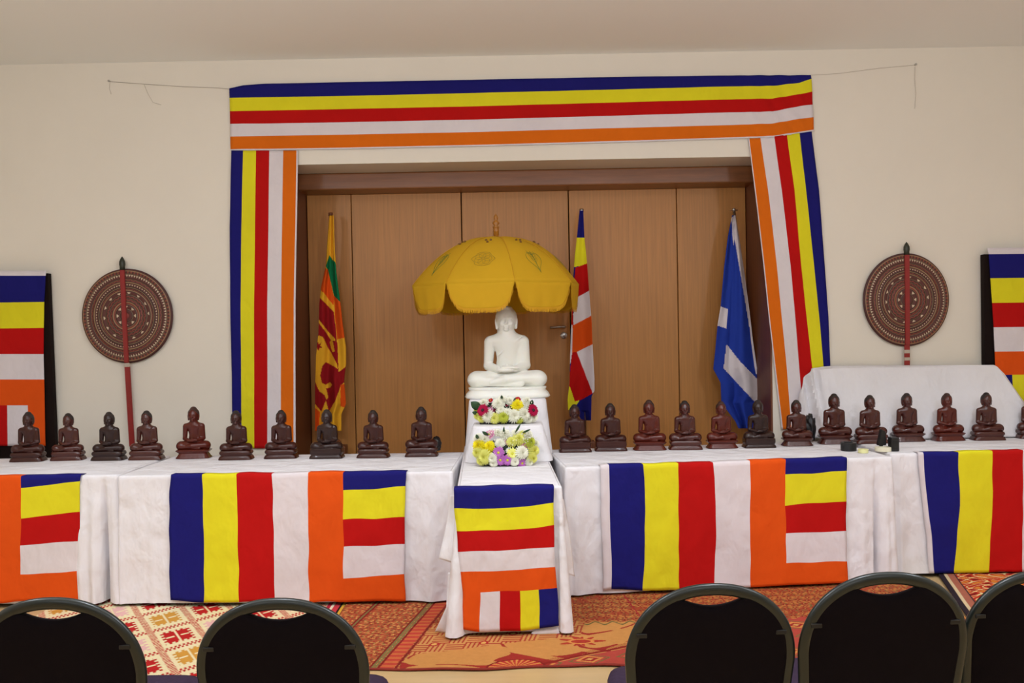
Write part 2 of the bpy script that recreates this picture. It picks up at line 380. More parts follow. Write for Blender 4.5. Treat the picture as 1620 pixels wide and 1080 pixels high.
# ------------------------------------------------------------------ tables and cloths
TZ = .745
def ncurve(t, s): return noise.noise(Vector((t, s, 3.1)))
def tablecloth(label, a, b, depth, folds, corner=(.03, .03, .02, .02), hem=.024, top=TZ + .006, seed=0, amp=.003, group=None, taper=0):
    """a,b = front corners on the floor plan; folds = [(position 0..1 on the front, width, depth)]"""
    a = Vector((a[0], a[1])); b = Vector((b[0], b[1])); W = (b - a).length; ang = math.atan2(b.y - a.y, b.x - a.x)
    root = thing('tablecloth', label, 'tablecloth', (a.x, a.y, 0), ang, group)
    rc = .018; per = []          # (x,y,nx,ny,side,frac)
    def line(p, q, n, side):
        L = math.dist(p, q); k = int(L / (.007 if side == 0 else .014))
        for i in range(k): f = i / k; per.append((p[0] + (q[0] - p[0]) * f, p[1] + (q[1] - p[1]) * f, n[0], n[1], side, f))
    def arc(c, a0, idx):
        for i in range(5): t = a0 + PI / 2 * i / 5; per.append((c[0] + rc * math.cos(t), c[1] + rc * math.sin(t), math.cos(t), math.sin(t), 10 + idx, i / 5))
    line((rc, 0), (W - rc, 0), (0, -1), 0); arc((W - rc, rc), -PI / 2, 1)
    line((W, rc), (W, depth - rc), (1, 0), 1); arc((W - rc, depth - rc), 0, 2)
    line((W - rc, depth), (rc, depth), (0, 1), 2); arc((rc, depth - rc), PI / 2, 3)
    line((0, depth - rc), (0, rc), (-1, 0), 3); arc((rc, rc), PI, 0)
    cp = [(0, 0), (W, 0), (W, depth), (0, depth)]
    rows = [(-.015, 0, 0), (-.010, -.0005, 0), (-.004, -.003, 0), (0, -.009, 0)] + [(0, None, (i + 1) / 46) for i in range(46)]
    V = []; n = len(per)
    for off, dz, v in rows:
        for x, y, nx, ny, side, f in per:
            o = off; z = top + (dz if dz is not None else -.009 - (top - .009 - hem) * v)
            if v > 0:
                for ci, (cx, cy) in enumerate(cp):
                    d = math.dist((x, y), (cx, cy)); o += corner[ci] * v * math.exp(-(d / (.07 if side != 0 else .016)) ** 2)
                    if side != 0: o += corner[ci] * .5 * v * math.exp(-(d / .22) ** 2) * math.sin(d * 60 + seed)
                o += amp * v ** .5 * ncurve(x * 5 + y * 5, seed + v * 1.5) + amp * .8 * ncurve(x * 17 + y * 17, seed + v * 7)
                if side == 0:
                    for fp, fw, fd in folds: o += fd * min(1, v * 1.3) * math.exp(-((x / W - fp) * W / fw) ** 2)
                if side in (1, 3): o += .008 * v * math.sin(y * 26 + seed)
                if side == 2: o *= .2
                z += .006 * v * ncurve(x * 3 + y * 4, seed + 9)
            V.append((x + nx * o, y + ny * o, max(z, .024)))
    for j in range(len(per)):   # slight sag on the top ring is kept flat
        pass
    Fs = [tuple(range(n))[::-1]]
    for r in range(len(rows) - 1):
        for k in range(n): Fs.append((r * n + k, (r + 1) * n + k, (r + 1) * n + (k + 1) % n, r * n + (k + 1) % n))
    me = bpy.data.meshes.new('cloth'); me.from_pydata(V, [], [f[::-1] for f in Fs])
    o = link('cloth', me, M_cloth, None, True); o.location = root.location; o.rotation_euler = root.rotation_euler
    o.name = 'tablecloth'; bpy.data.objects.remove(root); tag(o, label, 'tablecloth', group)
    me.polygons[0].use_smooth = False
    return o
def table(label, a, b, depth, m=.03):
    a = Vector((a[0], a[1])); b = Vector((b[0], b[1])); W = (b - a).length
    t = thing('folding_table', label, 'table', (a.x, a.y, 0), math.atan2(b.y - a.y, b.x - a.x))
    bm = bmesh.new(); box(bm, (m * .4, m * .4, TZ - .03), (W - m * .4, depth - m * .4, TZ), .004); obj('tabletop', bm, M_stage, t)
    for x in (.09, W - .09):
        for y in (.09, depth - .09):
            bm = bmesh.new(); tube(bm, [(x, y, .022), (x, y, TZ - .03)], .013); obj('leg', bm, M_frame, t, True)
LLa, LLb = (-4.15, 5.23), (-2.262, 5.22)
La, Lb = (-2.25, 5.18), (-.345, 5.12)
Ca, Cb = (-.29, 4.57), (.238, 4.585)
Ra, Rb = (.285, 5.19), (2.225, 5.37)
Sa, Sb = (2.262, 5.50), (4.2, 5.52)
tabs = [('left end table', LLa, LLb, .80), ('left main table', La, Lb, .80), ('narrow centre table', Ca, Cb, 1.70), ('right main table', Ra, Rb, .78), ('right end table', Sa, Sb, .66)]
for n_, a, b, d in tabs: table('folding table hidden under the white cloth of the ' + n_, a, b, d)
tablecloth('white tablecloth on the far left table, behind a half seen flag', LLa, LLb, .80, [(.885, .03, .03), (.925, .03, .04), (.955, .012, -.13), (.985, .02, .03)], (.02, .03, .02, .02), seed=1)
tablecloth('white tablecloth on the long table left of the white statue', La, Lb, .80, [(.10, .02, .008), (.87, .05, -.012), (.93, .04, .016), (.975, .03, -.01)], (.012, .05, .02, .02), seed=2)
CCLOTH = tablecloth('white tablecloth on the narrow centre table that juts forward', Ca, Cb, 1.70, [(.04, .03, .01)], (.11, .07, .02, .02), seed=3)
tablecloth('white tablecloth on the long table right of the white statue', Ra, Rb, .78, [(.035, .035, .018), (.09, .03, -.008), (.90, .035, .022), (.945, .011, -.07), (.975, .03, .03)], (.05, .06, .02, .02), seed=4)
tablecloth('white tablecloth on the far right table, with a hanging flag at the picture edge', Sa, Sb, .66, [(.03, .02, .012)], (.03, .03, .02, .02), seed=5)

ct = CCLOTH
for nm_, sd_, rows_ in (('a', 41, [[(713, 783, 4.60), (725, 782, 4.585)], [(706, 830, 4.60), (726, 832, 4.585)], [(694, 884, 4.58), (716, 890, 4.58)]]),
        ('b', 42, [[(709, 905, 4.57), (731, 905, 4.57)], [(706, 960, 4.56), (732, 962, 4.56)], [(688, 999, 4.60), (717, 1001, 4.60)]]),
        ('c', 43, [[(879, 778, 4.60), (892, 790, 4.66)], [(884, 845, 4.59), (902, 848, 4.66)], [(889, 904, 4.58), (909, 911, 4.66)]]),
        ('d', 44, [[(846, 996, 4.578), (882, 992, 4.578)], [(840, 1001, 4.572), (885, 999, 4.572)], [(850, 1007, 4.577), (886, 1006, 4.577)]])):
    o = lattice('corner_fold', [[at(*q) for q in r] for r in rows_], [['c'], ['c']], None, step=.01, amp=.012, ns=14, seed=sd_)
    o.parent = ct; o.matrix_parent_inverse = Matrix.LocRotScale(ct.location, ct.rotation_euler.to_quaternion(), None).inverted()
def table_flag(label, px, cells, a, b, off=.018, back=.05, amp=.006, seed=0, name='buddhist_flag', thick=.0015, clamp=True):
    rows = [[atp(q[0], q[1], a, b, off) for q in r] for r in px]
    for r_ in rows:
        for p in r_: p.z = max(p.z, .028)
    if clamp:
        for p in rows[0]: p.z = TZ + .012
    n = Vector((b[1] - a[1], -(b[0] - a[0]), 0)).normalized()
    top = [p - n * (back + off) + Vector((0, 0, -.0015)) for p in rows[0]]
    sh = [p - n * .006 + Vector((0, 0, .0)) for p in rows[0]]
    rows[0] = [p + Vector((0, 0, -.006)) for p in rows[0]]
    P = [top, sh] + rows; cc = [cells[0], cells[0]] + cells
    o = lattice(name, P, cc, None, amp=amp, seed=seed, thick=thick, wob=.007)
    return tag(o, label, 'flag', 'striped flags over the tables')
L6 = [(543, 640), ]
def cols(stations, six=None):
    """stations: list of rows of x's with y's"""
    return stations
# left main flag
def six_rows(yl, yr, xl, xr): return [[(xl(i), y1), (xr(i), y2)] for i, (y1, y2) in enumerate(zip(yl, yr))]
def band_flag(label, xs_top, xs_mid, xs_bot, yt, yb, sixL, sixR, cells5, a, b, seed, **k):
    """five upright stripes and a sixth column of five cross stripes; rows follow the cross stripe seams"""
    rows = []; m = len(sixL)
    for i in range(m):
        f = i / (m - 1); r = []
        for j in range(len(xs_top)):
            x = (1 - f) * (1 - 2 * f) * xs_top[j] + 4 * f * (1 - f) * xs_mid[j] + f * (2 * f - 1) * xs_bot[j]
            g = j / (len(xs_top) - 1)
            if k.get('rev'): pass
            y = yt[j] + (yb[j] - yt[j]) * (sixL[i] - sixL[0]) / (sixL[-1] - sixL[0])
            r.append((x, y))
        r[-2] = (r[-2][0], sixL[i]); r[-1] = (r[-1][0], sixR[i]); rows.append(r)
    cells = [list(cells5) + [c] for c in 'BYRWO']
    return table_flag(label, rows, cells, a, b, seed=seed)
band_flag('striped flag hanging on the long table left of centre, six bands with cross striped end',
    [270, 320, 374, 430, 487, 543, 643], [268, 322, 376, 433, 488, 543, 640], [270, 323, 378, 434, 489, 543, 641],
    [746, 746, 746, 745, 745, 745, 743], [950, 952, 952, 949, 957, 958, 950],
    [745, 776, 821, 865, 915, 958], [743, 769, 818, 860, 907, 950], 'BYRWO', La, Lb, 11)
band_flag('striped flag hanging on the far left table, cut by the picture edge',
    [-80, -23, 33, 127], [-79, -22, 33, 125.5], [-78, -22, 32, 125], [752, 752, 752, 749], [955, 955, 953, 949],
    [752, 772, 819, 862, 908, 951], [749, 761, 810, 855, 904, 949], 'WO', LLa, LLb, 12)
band_flag('striped flag hanging on the long table right of centre, white left hem',
    [949, 963, 1017, 1073, 1128, 1187, 1242, 1340], [952, 966, 1020, 1074, 1132, 1187, 1243, 1339], [955, 968, 1017, 1074.5, 1130.5, 1187, 1244, 1341],
    [737, 736, 734, 733, 732, 731, 728, 727], [934, 932, 934, 936, 935, 935, 935, 931],
    [728, 751, 799, 844, 890, 934], [726, 745, 792, 839.5, 887, 931], 'WBYRWO', Ra, Rb, 13)
table_flag('striped flag hanging on the far right table, cut by the picture edge',
    [[(1452, 719), (1461, 718), (1515.5, 718), (1570, 717), (1619, 716), (1672, 715)],
     [(1461, 800), (1469, 800), (1518, 800), (1570, 800), (1618, 800), (1670, 800)],
     [(1470, 913), (1478, 913), (1510, 914), (1564, 914), (1617, 912), (1668, 911)]],
    [list('WBYRW')] * 2, Sa, Sb, seed=14)
cx = [(718, 876), (720, 876.4), (723, 876.7), (724.5, 877), (728, 878), (731, 881.4), (730, 885.5)]
cyl = [781.7, 804, 839, 872, 904.7, 936.7, 995.5]; cym = [777, 803, 838, 870, 902, 935, 998.6]; cyr = [777, 795.6, 830, 864, 896, 929.7, 989.5]
fr = [0, .188, .40, .607, .80, 1]
rows = []
for i in range(7):
    r = []
    for f in fr:
        y = (1 - f) * (1 - 2 * f) * cyl[i] + 4 * f * (1 - f) * cym[i] + f * (2 * f - 1) * cyr[i] if i else 779 - 3 * f
        r.append((cx[i][0] + (cx[i][1] - cx[i][0]) * f, y))
    rows.append(r)
table_flag('striped flag hung upright on the narrow centre table, bands running across', rows, [list(c * 5) for c in 'BYRWO'] + [list('OWRYB')], Ca, Cb, off=.03, seed=15)

# ------------------------------------------------------------------ striped bunting framing the opening, wall flags
def T(rows, Y): return [[at(x, y, Y) for x, y in r] for r in rows]
gw = WY - .012
st = [(363, [140, 155, 176, 196, 216, 236, 238.5]), (385, [135, 154.5, 175.5, 195.5, 215.5, 235.5, 238]), (420, [132.5, 154, 175, 195.5, 215, 235.5, 238]), (547, [130, 152, 172.6, 193.5, 213, 233.5, 236]),
      (760, [126, 147, 168, 189, 208.7, 229, 231.5]), (960, [122, 142, 162.5, 183.5, 203, 223.5, 226]), (1150, [119.5, 137, 157.5, 178, 198, 217.5, 220]), (1222, [119, 136, 156, 176.5, 195.5, 215, 217.5]),
      (1265, [119, 131, 149, 168, 188, 208.5, 211]), (1283, [118.5, 124.5, 145, 165.5, 185.5, 205, 207.5])]
xo = lambda x, i: x + (i * .9 if x > 1275 else (i * .35 if x < 370 else 0))
rows = [[(xo(x, i), ys[i]) for x, ys in st] for i in range(7)]
o = lattice('bunting_flag', T(rows, gw), [list(c * 9) for c in 'BYRWAW'], amp=.004, seed=21, step=.02,
            wave=lambda p: .006 * math.exp(-((p.x - 1.9) / .25) ** 2) * math.sin((p.x + p.z * .8) * 45) + .002)
tag(o, 'long striped cloth stretched along the wall over the top of the opening', 'flag')
sl = [(238, [366, 384.5, 405, 426, 448, 469, 471.5]), (360, [363.5, 382, 403.5, 424.5, 446, 467, 469.5]), (480, [364.3, 380.8, 402, 422.8, 444.6, 464.6, 467.5]),
      (600, [366.7, 381.5, 402, 423, 444.3, 464.4, 467.5]), (709, [368.5, 382.4, 402.3, 423, 444.3, 464.5, 468])]
o = lattice('bunting_flag', T([[(x, y) for x in xs] for y, xs in sl], gw - .006), [list('BYRWAW')] * 4, amp=.005, seed=22, step=.02)
tag(o, 'upright striped cloth down the left side of the opening, blue edge outward', 'flag')
sr = [([219.5, 219, 218, 215.5, 213, 210.5, 208], [1184, 1185.5, 1203, 1225, 1245, 1265, 1284]), ([300] * 7, [1194, 1195.5, 1215, 1236.7, 1256.7, 1275, 1295.5]),
      ([420] * 7, [1208, 1209.5, 1229, 1250.7, 1267.5, 1288, 1305]), ([500] * 7, [1216, 1217.5, 1236.5, 1258, 1276, 1296, 1310.5]), ([580] * 7, [1225, 1226.7, 1244.5, 1264.5, 1285, 1303, 1313.7]), ([679, 679, 678, 677, 676, 675, 674], [1236.7, 1238.7, 1251.7, 1272, 1293, 1311, 1322])]
o = lattice('bunting_flag', T([list(zip(xs, ys)) for ys, xs in sr], gw - .006), [list('WAWRYB')] * 5, amp=.005, seed=23, step=.02)
tag(o, 'slanting striped cloth down the right side of the opening, orange edge inward', 'flag')

# dark boards with flags over them, at both ends of the wall
bm = bmesh.new(); a = at(75.5, 432, 6.335); box(bm, (-4.35, 6.335, .0), (a.x, 6.385, a.z), .004)
for v in bm.verts: v.co.x += (a.z - v.co.z) * .016 if v.co.x > -4 else 0
tag(obj('display_board', bm, M_board), 'dark brown upright board behind the flag at the left edge', 'board')
bm = bmesh.new(); a = at(1556.5, 402, 6.335); box(bm, (a.x, 6.335, 0), (4.5, 6.385, a.z), .004)
tag(obj('display_board', bm, M_board), 'dark brown upright board behind the flag at the right edge', 'board')
xr = [74, 72.5, 70, 69, 69, 70, 71, 72.5]; ys = [428, 436, 477.5, 518.5, 560, 600, 641, 705]
xl = [-88, -88, -88, -88, -88, -87, -87, -87]
mf = [(-54 + 87) / 159, (-21 + 87) / 159, (12 + 87) / 159, (45 + 87) / 159]
rows = [[(xl[i] + (xr[i] - xl[i]) * f, ys[i] + (2 if i in (2, 3) else 0) * (1 - f)) for f in [0] + mf + [1]] for i in range(8)]
o = lattice('buddhist_flag', T(rows, 6.322), [list(c * 5) for c in 'WBYRWO'] + [list('BYRWO')], amp=.005, seed=24)
tag(o, 'striped flag hung upright over the dark board at the left edge', 'flag')
xl = [1561.5, 1564, 1566.6, 1569.6, 1572, 1573.5, 1575, 1577]; ys = [392, 402, 440, 479, 517.5, 556, 593, 655]
rows = [[(xl[i] + 160 * f, ys[i] - 2 * f) for f in [0, .165, .36, .56, .78, 1]] for i in range(8)]
o = lattice('buddhist_flag', T(rows, 6.322), [list(c * 5) for c in 'WBYRWO'] + [list('BYRWO')], amp=.005, seed=25)
tag(o, 'striped flag hung upright over the dark board at the right edge', 'flag')

# strings and nails
def string(label, pts, r=.0016):
    bm = bmesh.new(); tube(bm, [at(x, y, WY - .008) for x, y in pts], r, 6); tag(obj('string', bm, M_string, None, True), label, 'string')
string('grey string tying the left end of the top bunting to a nail', [(174, 129), (228, 133), (290, 137), (345, 139), (363, 141)])
string('loose string tail curling down left of the top bunting', [(228, 134), (234, 148), (242, 162), (255, 166)], .001)
string('grey string tying the right end of the top bunting to a nail', [(1283, 119), (1330, 116), (1390, 108), (1447, 103)], .0009)
string('loose string tail hanging below the right nail', [(1447.5, 105), (1447, 125), (1449, 148), (1447, 172)], .0009)
string('short loose string tail below the left nail', [(174, 131), (173, 140), (176, 149)], .001)
for x, y, l in ((174, 129, 'left'), (1447, 103, 'right')):
    bm = bmesh.new(); c = at(x, y, WY); tube(bm, [(c.x, WY + .002, c.z), (c.x, WY - .018, c.z)], .004, 8); tube(bm, [(c.x, WY - .018, c.z), (c.x, WY - .021, c.z)], .008, 10)
    tag(obj('nail', bm, M_steel), 'small nail high on the wall at the far ' + l + ', holding a string', 'nail')

# ------------------------------------------------------------------ smooth carved figures (signed distance fields)
def sdf_eval(prims, P):
    d = None
    for pr in prims:
        if pr[0] == 'c':
            _, a, b, ra, rb, k = pr; a = np.array(a, float); b = np.array(b, float); ab = b - a
            t = np.clip(((P - a) @ ab) / max(ab @ ab, 1e-9), 0, 1); q = np.linalg.norm(P - a - t[:, None] * ab, axis=1) - (ra + (rb - ra) * t)
        else:
            _, c, r, k = pr; c = np.array(c, float); r = np.array(r, float); v = (P - c)
            k0 = np.linalg.norm(v / r, axis=1); k1 = np.linalg.norm(v / (r * r), axis=1) + 1e-9; q = k0 * (k0 - 1) / k1
        if d is None: d = q
        else: h = np.clip(.5 + .5 * (d - q) / k, 0, 1); d = d * (1 - h) + q * h - k * h * (1 - h)
    return d
def sdf_mesh(name, prims, vox, iters=4):
    bm = bmesh.new()
    for pr in prims:
        if pr[0] == 'c':
            _, a, b, ra, rb, k = pr; a = Vector(a); b = Vector(b); n = max(2, int((b - a).length / (min(ra, rb) * .5)) + 1)
            for i in range(n):
                t = i / (n - 1); bmesh.ops.create_icosphere(bm, subdivisions=2, radius=ra + (rb - ra) * t, matrix=Matrix.Translation(a.lerp(b, t)))
        else: bmesh.ops.create_icosphere(bm, subdivisions=3, radius=1, matrix=Matrix.LocRotScale(Vector(pr[1]), None, Vector(pr[2])))
    me = bpy.data.meshes.new('tmp'); bm.to_mesh(me); bm.free(); o = bpy.data.objects.new('tmp', me); COL.objects.link(o)
    md = o.modifiers.new('r', 'REMESH'); md.mode = 'VOXEL'; md.voxel_size = vox
    dg = bpy.context.evaluated_depsgraph_get(); out = bpy.data.meshes.new_from_object(o.evaluated_get(dg)); bpy.data.objects.remove(o); bpy.data.meshes.remove(me)
    n = len(out.vertices); P = np.empty(n * 3); out.vertices.foreach_get('co', P); P = P.reshape(-1, 3)
    for it in range(iters):
        d = sdf_eval(prims, P); e = .05; G = np.stack([sdf_eval(prims, P + np.eye(3)[i] * e) - d for i in range(3)], 1) / e
        gn = np.linalg.norm(G, axis=1, keepdims=True) + 1e-6; P = P - np.clip(d[:, None] / gn, -2, 2) * G / gn
    out.vertices.foreach_set('co', P.ravel()); out.update(); out.name = name
    out.polygons.foreach_set('use_smooth', [True] * len(out.polygons))
    return out
def figure(K=61, legH=24, shZ=80, sh=35.5, hr=(14.5, 16, 20), hz=105, ush=0, gapR=False, spine=0):
    """seated cross-legged figure, hands in the lap; front is -y, z=0 under the legs"""
    p = []; c = legH / 2; wz = legH + 2
    p += [('e', (1, 3, wz + 6), (18, 13, 20), 1), ('e', (1, 2, (wz + shZ) / 2 + 4), (18.5, 13, (shZ - wz) * .48), 6), ('e', (0, 1, shZ - 14), (25, 13.5, 15), 6)]
    p += [('c', (-sh + 11, 2, shZ - 13), (0, 2, shZ - 10), 9, 10, 5), ('c', (sh - 11, 2, shZ - 13), (0, 2, shZ - 10), 9, 10, 5), ('c', (0, 2, shZ - 8), (0, 0, hz - hr[2] * .5), 13, 11.5, 6)]
    for s in (-1, 1):
        p += [('c', (s * (sh - 9.5), 2, shZ - 15), (s * (sh - 6.5), 3, wz + 7), 8.8, 7, 2), ('c', (s * (sh - 6.5), 2, wz + 6), (s * 12, -18, wz + 1.5), 7.2, 5, 2)]
    # crossed legs: one broad mass, the shin from the image right lies on top and makes the diagonal
    p += [('c', (-(K - c - 1), -5, c), ((K - c - 1), -5, c), c + .5, c + .5, 3), ('e', (-(K - 17), -8, c), (17, 15, c + .5), 3), ('e', ((K - 17), -8, c), (17, 15, c + .5), 3), ('c', (-(K - 17), -13, c - 1), (20, -20, c * .55), c * .72, c * .5, 2)]
    p += [('c', ((K - 16), -14, c + 1.5), (-2, -22, c + 1), c * .72, c * .56, 1.0), ('c', (-2, -22, c + 1), (-24, -21, c - 3.5), c * .56, c * .3, 1.0)]
    # hands, right on left, with fingers and thumbs
    p += [('e', (-2, -21, wz + .5), (14, 7, 3.8), 1.5), ('e', (2, -22, wz + 4), (12, 6, 3.2), 1.0)]
    for i in range(4): p += [('c', (6, -26 + i * 3.1, wz + 4.4), (18 - abs(i - 1.3) * 1.6, -25 + i * 2.8, wz + 3.4), 1.9, 1.5, .5)]
    p += [('c', (-6, -19, wz + 6), (0, -22.5, wz + 8.4), 1.9, 1.4, .7), ('c', (7, -19, wz + 6), (.5, -22.5, wz + 8.2), 1.9, 1.4, .7)]
    # robe: over the image-right shoulder, filling under that arm; folded sash on the chest
    p += [('c', (sh - 13, 3, shZ - 16), (sh - 13, 2, wz + 5), 9, 9, 3), ('c', (sh - 12, -9, shZ - 6), (-14, -9.5, (wz + shZ) / 2 - 6), 1.3, .9, 1.6)]
    if gapR: p += [('c', (-sh + 14, 3, shZ - 16), (-sh + 14, 2, wz + 5), 8, 8, 3)]
    # head
    x, y, z = hr; p += [('e', (0, 0, hz + 2), (x, y, z * .88), 2), ('e', (0, -2, hz - z * .38), (x * .76, y * .78, z * .52), 3)]
    p += [('c', (0, -y * .93, hz + z * .16), (0, -y * 1.10, hz - z * .20), 1.2, 2.0, 1.4), ('c', (-x * .14, -y * .97, hz - z * .22), (x * .14, -y * .97, hz - z * .22), 1.5, 1.5, .8)]
    for s in (-1, 1):
        p += [('c', (s * x * .14, -y * .97, hz + z * .19), (s * x * .55, -y * .80, hz + z * .20), 1.1, .9, 1.1), ('e', (s * x * .36, -y * .84, hz + z * .02), (3.1, 2.0, 1.7), .7),
              ('e', (s * x * .40, -y * .74, hz - z * .22), (4, 3.4, 4), 2), ('e', (s * x * 1.0, 1, hz - z * .05), (2.2, 4.2, z * .30), .8), ('c', (s * x * .98, 1, hz - z * .2), (s * x * .94, 0, hz - z * .58), 2.3, 2.1, .8)]
    p += [('c', (-x * .2, -y * .93, hz - z * .41), (x * .2, -y * .93, hz - z * .41), 1.25, 1.25, .5), ('c', (-x * .14, -y * .90, hz - z * .50), (x * .14, -y * .90, hz - z * .50), 1.3, 1.3, .5), ('e', (0, -y * .80, hz - z * .68), (4, 3.4, 3.2), 1.6)]
    return p
def hair_prims(hr, hz, ush):
    x, y, z = hr; p = [('e', (0, 2.2, hz + z * .28), (x * 1.07, y * .98, z * .76), 1), ('e', (0, y * .35, hz - z * .1), (x * 1.05, y * .74, z * .85), 3)]
    if ush: p += [('e', (0, 1, hz + z * .95), (x * .56, y * .5, ush), 4)]
    return p

# white alabaster statue
S = .0042
wb = thing('buddha_statue', 'large white stone seated statue on the draped stand under the yellow parasol', 'statue')
wp = dict(K=61, legH=25, shZ=84, sh=35.5, hr=(15.6, 16, 20), hz=103)
body = link('body', sdf_mesh('white_body', figure(**wp), 1.1), M_white, wb)
hair = link('hair', sdf_mesh('white_hair', hair_prims(wp['hr'], wp['hz'], 3), 1.1), M_white, wb)
def rsq(a, z=0, e=4, asp=.62):
    c, s = math.cos(a), math.sin(a); k = (abs(c) ** e + abs(s) ** e) ** (-1 / e); return (c * k, s * k * asp)
bm = bmesh.new(); lathe(bm, [(63, -15), (65.5, -13), (63, -8), (58.5, -3.5), (59.5, -1), (60, .5), (57, 1.5)], 72, (0, -3, 0), lambda a, z: rsq(a, z, 3.6)); obj('pedestal', bm, M_white, wb, True)
wb.scale = (S, S, S)

# stepped stand under a white cloth
CXs = -.035
def loft_cloth(name, label, secs, m, cat, seed=0, amp=.004):
    """secs: list of (z, x0, x1, y0, y1) from top to bottom of a closed draped block"""
    V = []; ring = 64; 
    for z, x0, x1, y0, y1, am in secs:
        cxx, cyy, hx, hy = (x0 + x1) / 2, (y0 + y1) / 2, (x1 - x0) / 2, (y1 - y0) / 2
        for k in range(ring):
            q = rsq(2 * PI * k / ring, 0, 9, 1); d = 1 + am * math.sin(k * .9 + seed) * (.5 + noise.noise(Vector((k * .31, z * 4, seed)))) 
            V.append((cxx + q[0] * hx * d, cyy + q[1] * hy * d, z))
    Fs = [tuple(range(ring))]
    for r in range(len(secs) - 1):
        for k in range(ring): Fs.append((r * ring + k, (r + 1) * ring + k, (r + 1) * ring + (k + 1) % ring, r * ring + (k + 1) % ring))
    me = bpy.data.meshes.new(name); me.from_pydata(V, [], Fs); o = link(name, me, m, None, True); me.polygons[0].use_smooth = False
    return o
tz = TZ + .008
TOP = 1.10; STEP = .965
ds = thing('draped_stand', 'white cloth covered stepped stand carrying the white statue', 'stand')
def prof(z0, z1, x0, x1, y0, y1, fl, n=9):
    r = [(z1, x0 + .014, x1 - .014, y0 + .014, y1 - .014, 0), (z1 - .003, x0 + .005, x1 - .005, y0 + .005, y1 - .005, 0), (z1 - .012, x0, x1, y0, y1, 0)]
    for i in range(1, n + 1):
        f = i / n; z = z1 - .012 + (z0 - z1 + .012) * f; e = fl * f; r.append((z, x0 - e, x1 + e, y0 - e * .3, y1 + e * .3, .018 * f))
    return r
o = loft_cloth('upper_drape', '', prof(tz, TOP, CXs - .245, CXs + .245, 5.74, 6.13, .035), M_cloth, '', 1); o.parent = ds
o = loft_cloth('lower_drape', '', prof(tz, STEP, CXs - .215, CXs + .215, 5.44, 5.80, .055), M_cloth, '', 2); o.parent = ds
wb.location = (CXs, 5.95, TOP + 15 * S + .001)

# ------------------------------------------------------------------ ceremonial parasol
UC = at(785, 376, 6.21); uz = UC.z; UX = UC.x; R_ = .575; HD = .325
um = thing('parasol', 'yellow ceremonial parasol with scalloped fringe standing over the white statue', 'parasol', (UX, 6.21, 0))
NR = 8; A0 = math.radians(12)
def canopy(th, r):      # th measured from the viewer side, positive to the right
    ph = ((th - A0) / (2 * PI / NR)) % 1; t = abs(ph - .5) * 2
    flat = 1 - .055 * (1 - t * t) * (r / R_)
    z = uz - HD * (r / R_) ** 2.35 + .012 * (1 - t * t) * math.sin(PI * min(1, r / R_))
    return Vector((math.sin(th) * r * flat, -math.cos(th) * r * flat, z))
bm = bmesh.new(); nt_, nr = NR * 14, 26; rings = []
for i in range(nr + 1):
    r = .02 + (R_ - .02) * i / nr; rings.append([bm.verts.new(canopy(A0 + 2 * PI * k / nt_, r)) for k in range(nt_)])
for i in range(nr):
    for k in range(nt_): bm.faces.new((rings[i][k], rings[i][(k + 1) % nt_], rings[i + 1][(k + 1) % nt_], rings[i + 1][k]))
bm.faces.new(rings[0]); o = obj('canopy', bm, M_yel, um, True); s = o.modifiers.new('t', 'SOLIDIFY'); s.thickness = .0015
bm = bmesh.new()
for k in range(NR):
    a = A0 + 2 * PI * k / NR; tube(bm, [canopy(a, .03 + (R_ - .03) * i / 20) + Vector((0, 0, .003)) for i in range(21)], .0022, 6)
obj('seam_piping', bm, M_fringe, um, True)
LV = .172
def val(th, t, ln):      # point on the valance, hanging from the rim
    p = canopy(th, R_); q = Vector((p.x, p.y, 0)).normalized()
    return p + Vector((0, 0, -ln)) - q * (.10 * ln) + q * .003 * math.sin(th * 30) * ln / LV
bm = bmesh.new(); bf = bmesh.new(); nn = 30; nl = 8
for k in range(NR):
    g = []; fr_ = []
    for j in range(nn + 1):
        t = -1 + 2 * j / nn; L_ = LV * max(0, 1 - abs(t) ** 5.5) ** .5; 
        if abs(t) == 1: L_ = .012
        sq = 1
        col_ = []
        for i in range(nl + 1):
            ln = L_ * i / nl; tt = t * (1 - .10 * (ln / LV) ** .7); th = A0 + 2 * PI / NR * (k + .5 + tt * .498)
            col_.append(bm.verts.new(val(th, t, ln)))
        g.append(col_)
    for j in range(nn):
        for i in range(nl): bm.faces.new((g[j][i], g[j + 1][i], g[j + 1][i + 1], g[j][i + 1]))
    # fringe threads along the hem
    m_ = 150
    for j in range(m_):
        t = -.995 + 1.99 * j / m_; L_ = LV * max(0, 1 - abs(t) ** 5.5) ** .5; tt = t * (1 - .10 * (L_ / LV) ** .7); th = A0 + 2 * PI / NR * (k + .5 + tt * .498)
        a = val(th, t, L_ - .012); b = val(th + random.uniform(-.006, .006), t, L_ + .012 + random.random() * .008); d = val(th + .006, t, L_ - .012)
        for v_ in (a, b, d): v_ += Vector((v_.x, v_.y, 0)).normalized() * .003
        bf.faces.new([bf.verts.new(a), bf.verts.new(d), bf.verts.new(b + (d - a) * .7), bf.verts.new(b)])
obj('valance', bm, M_yel, um, True).modifiers.new('t', 'SOLIDIFY').thickness = .0015
tag(obj('fringe', bf, M_fringe, um), 'golden thread fringe')
bm = bmesh.new(); tube(bm, [(0, 0, TZ + .02), (0, 0, uz)], .006, 12); tag(obj('pole', bm, M_white, um, True), 'thin white pole')
bm = bmesh.new(); lathe(bm, [(.05, TZ + .0085), (.05, TZ + .02), (.02, TZ + .03), (.012, TZ + .06)], 24); obj('base', bm, M_turned, um, True)
zt = at(787, 338, 6.21).z; h = zt - uz; bm = bmesh.new()
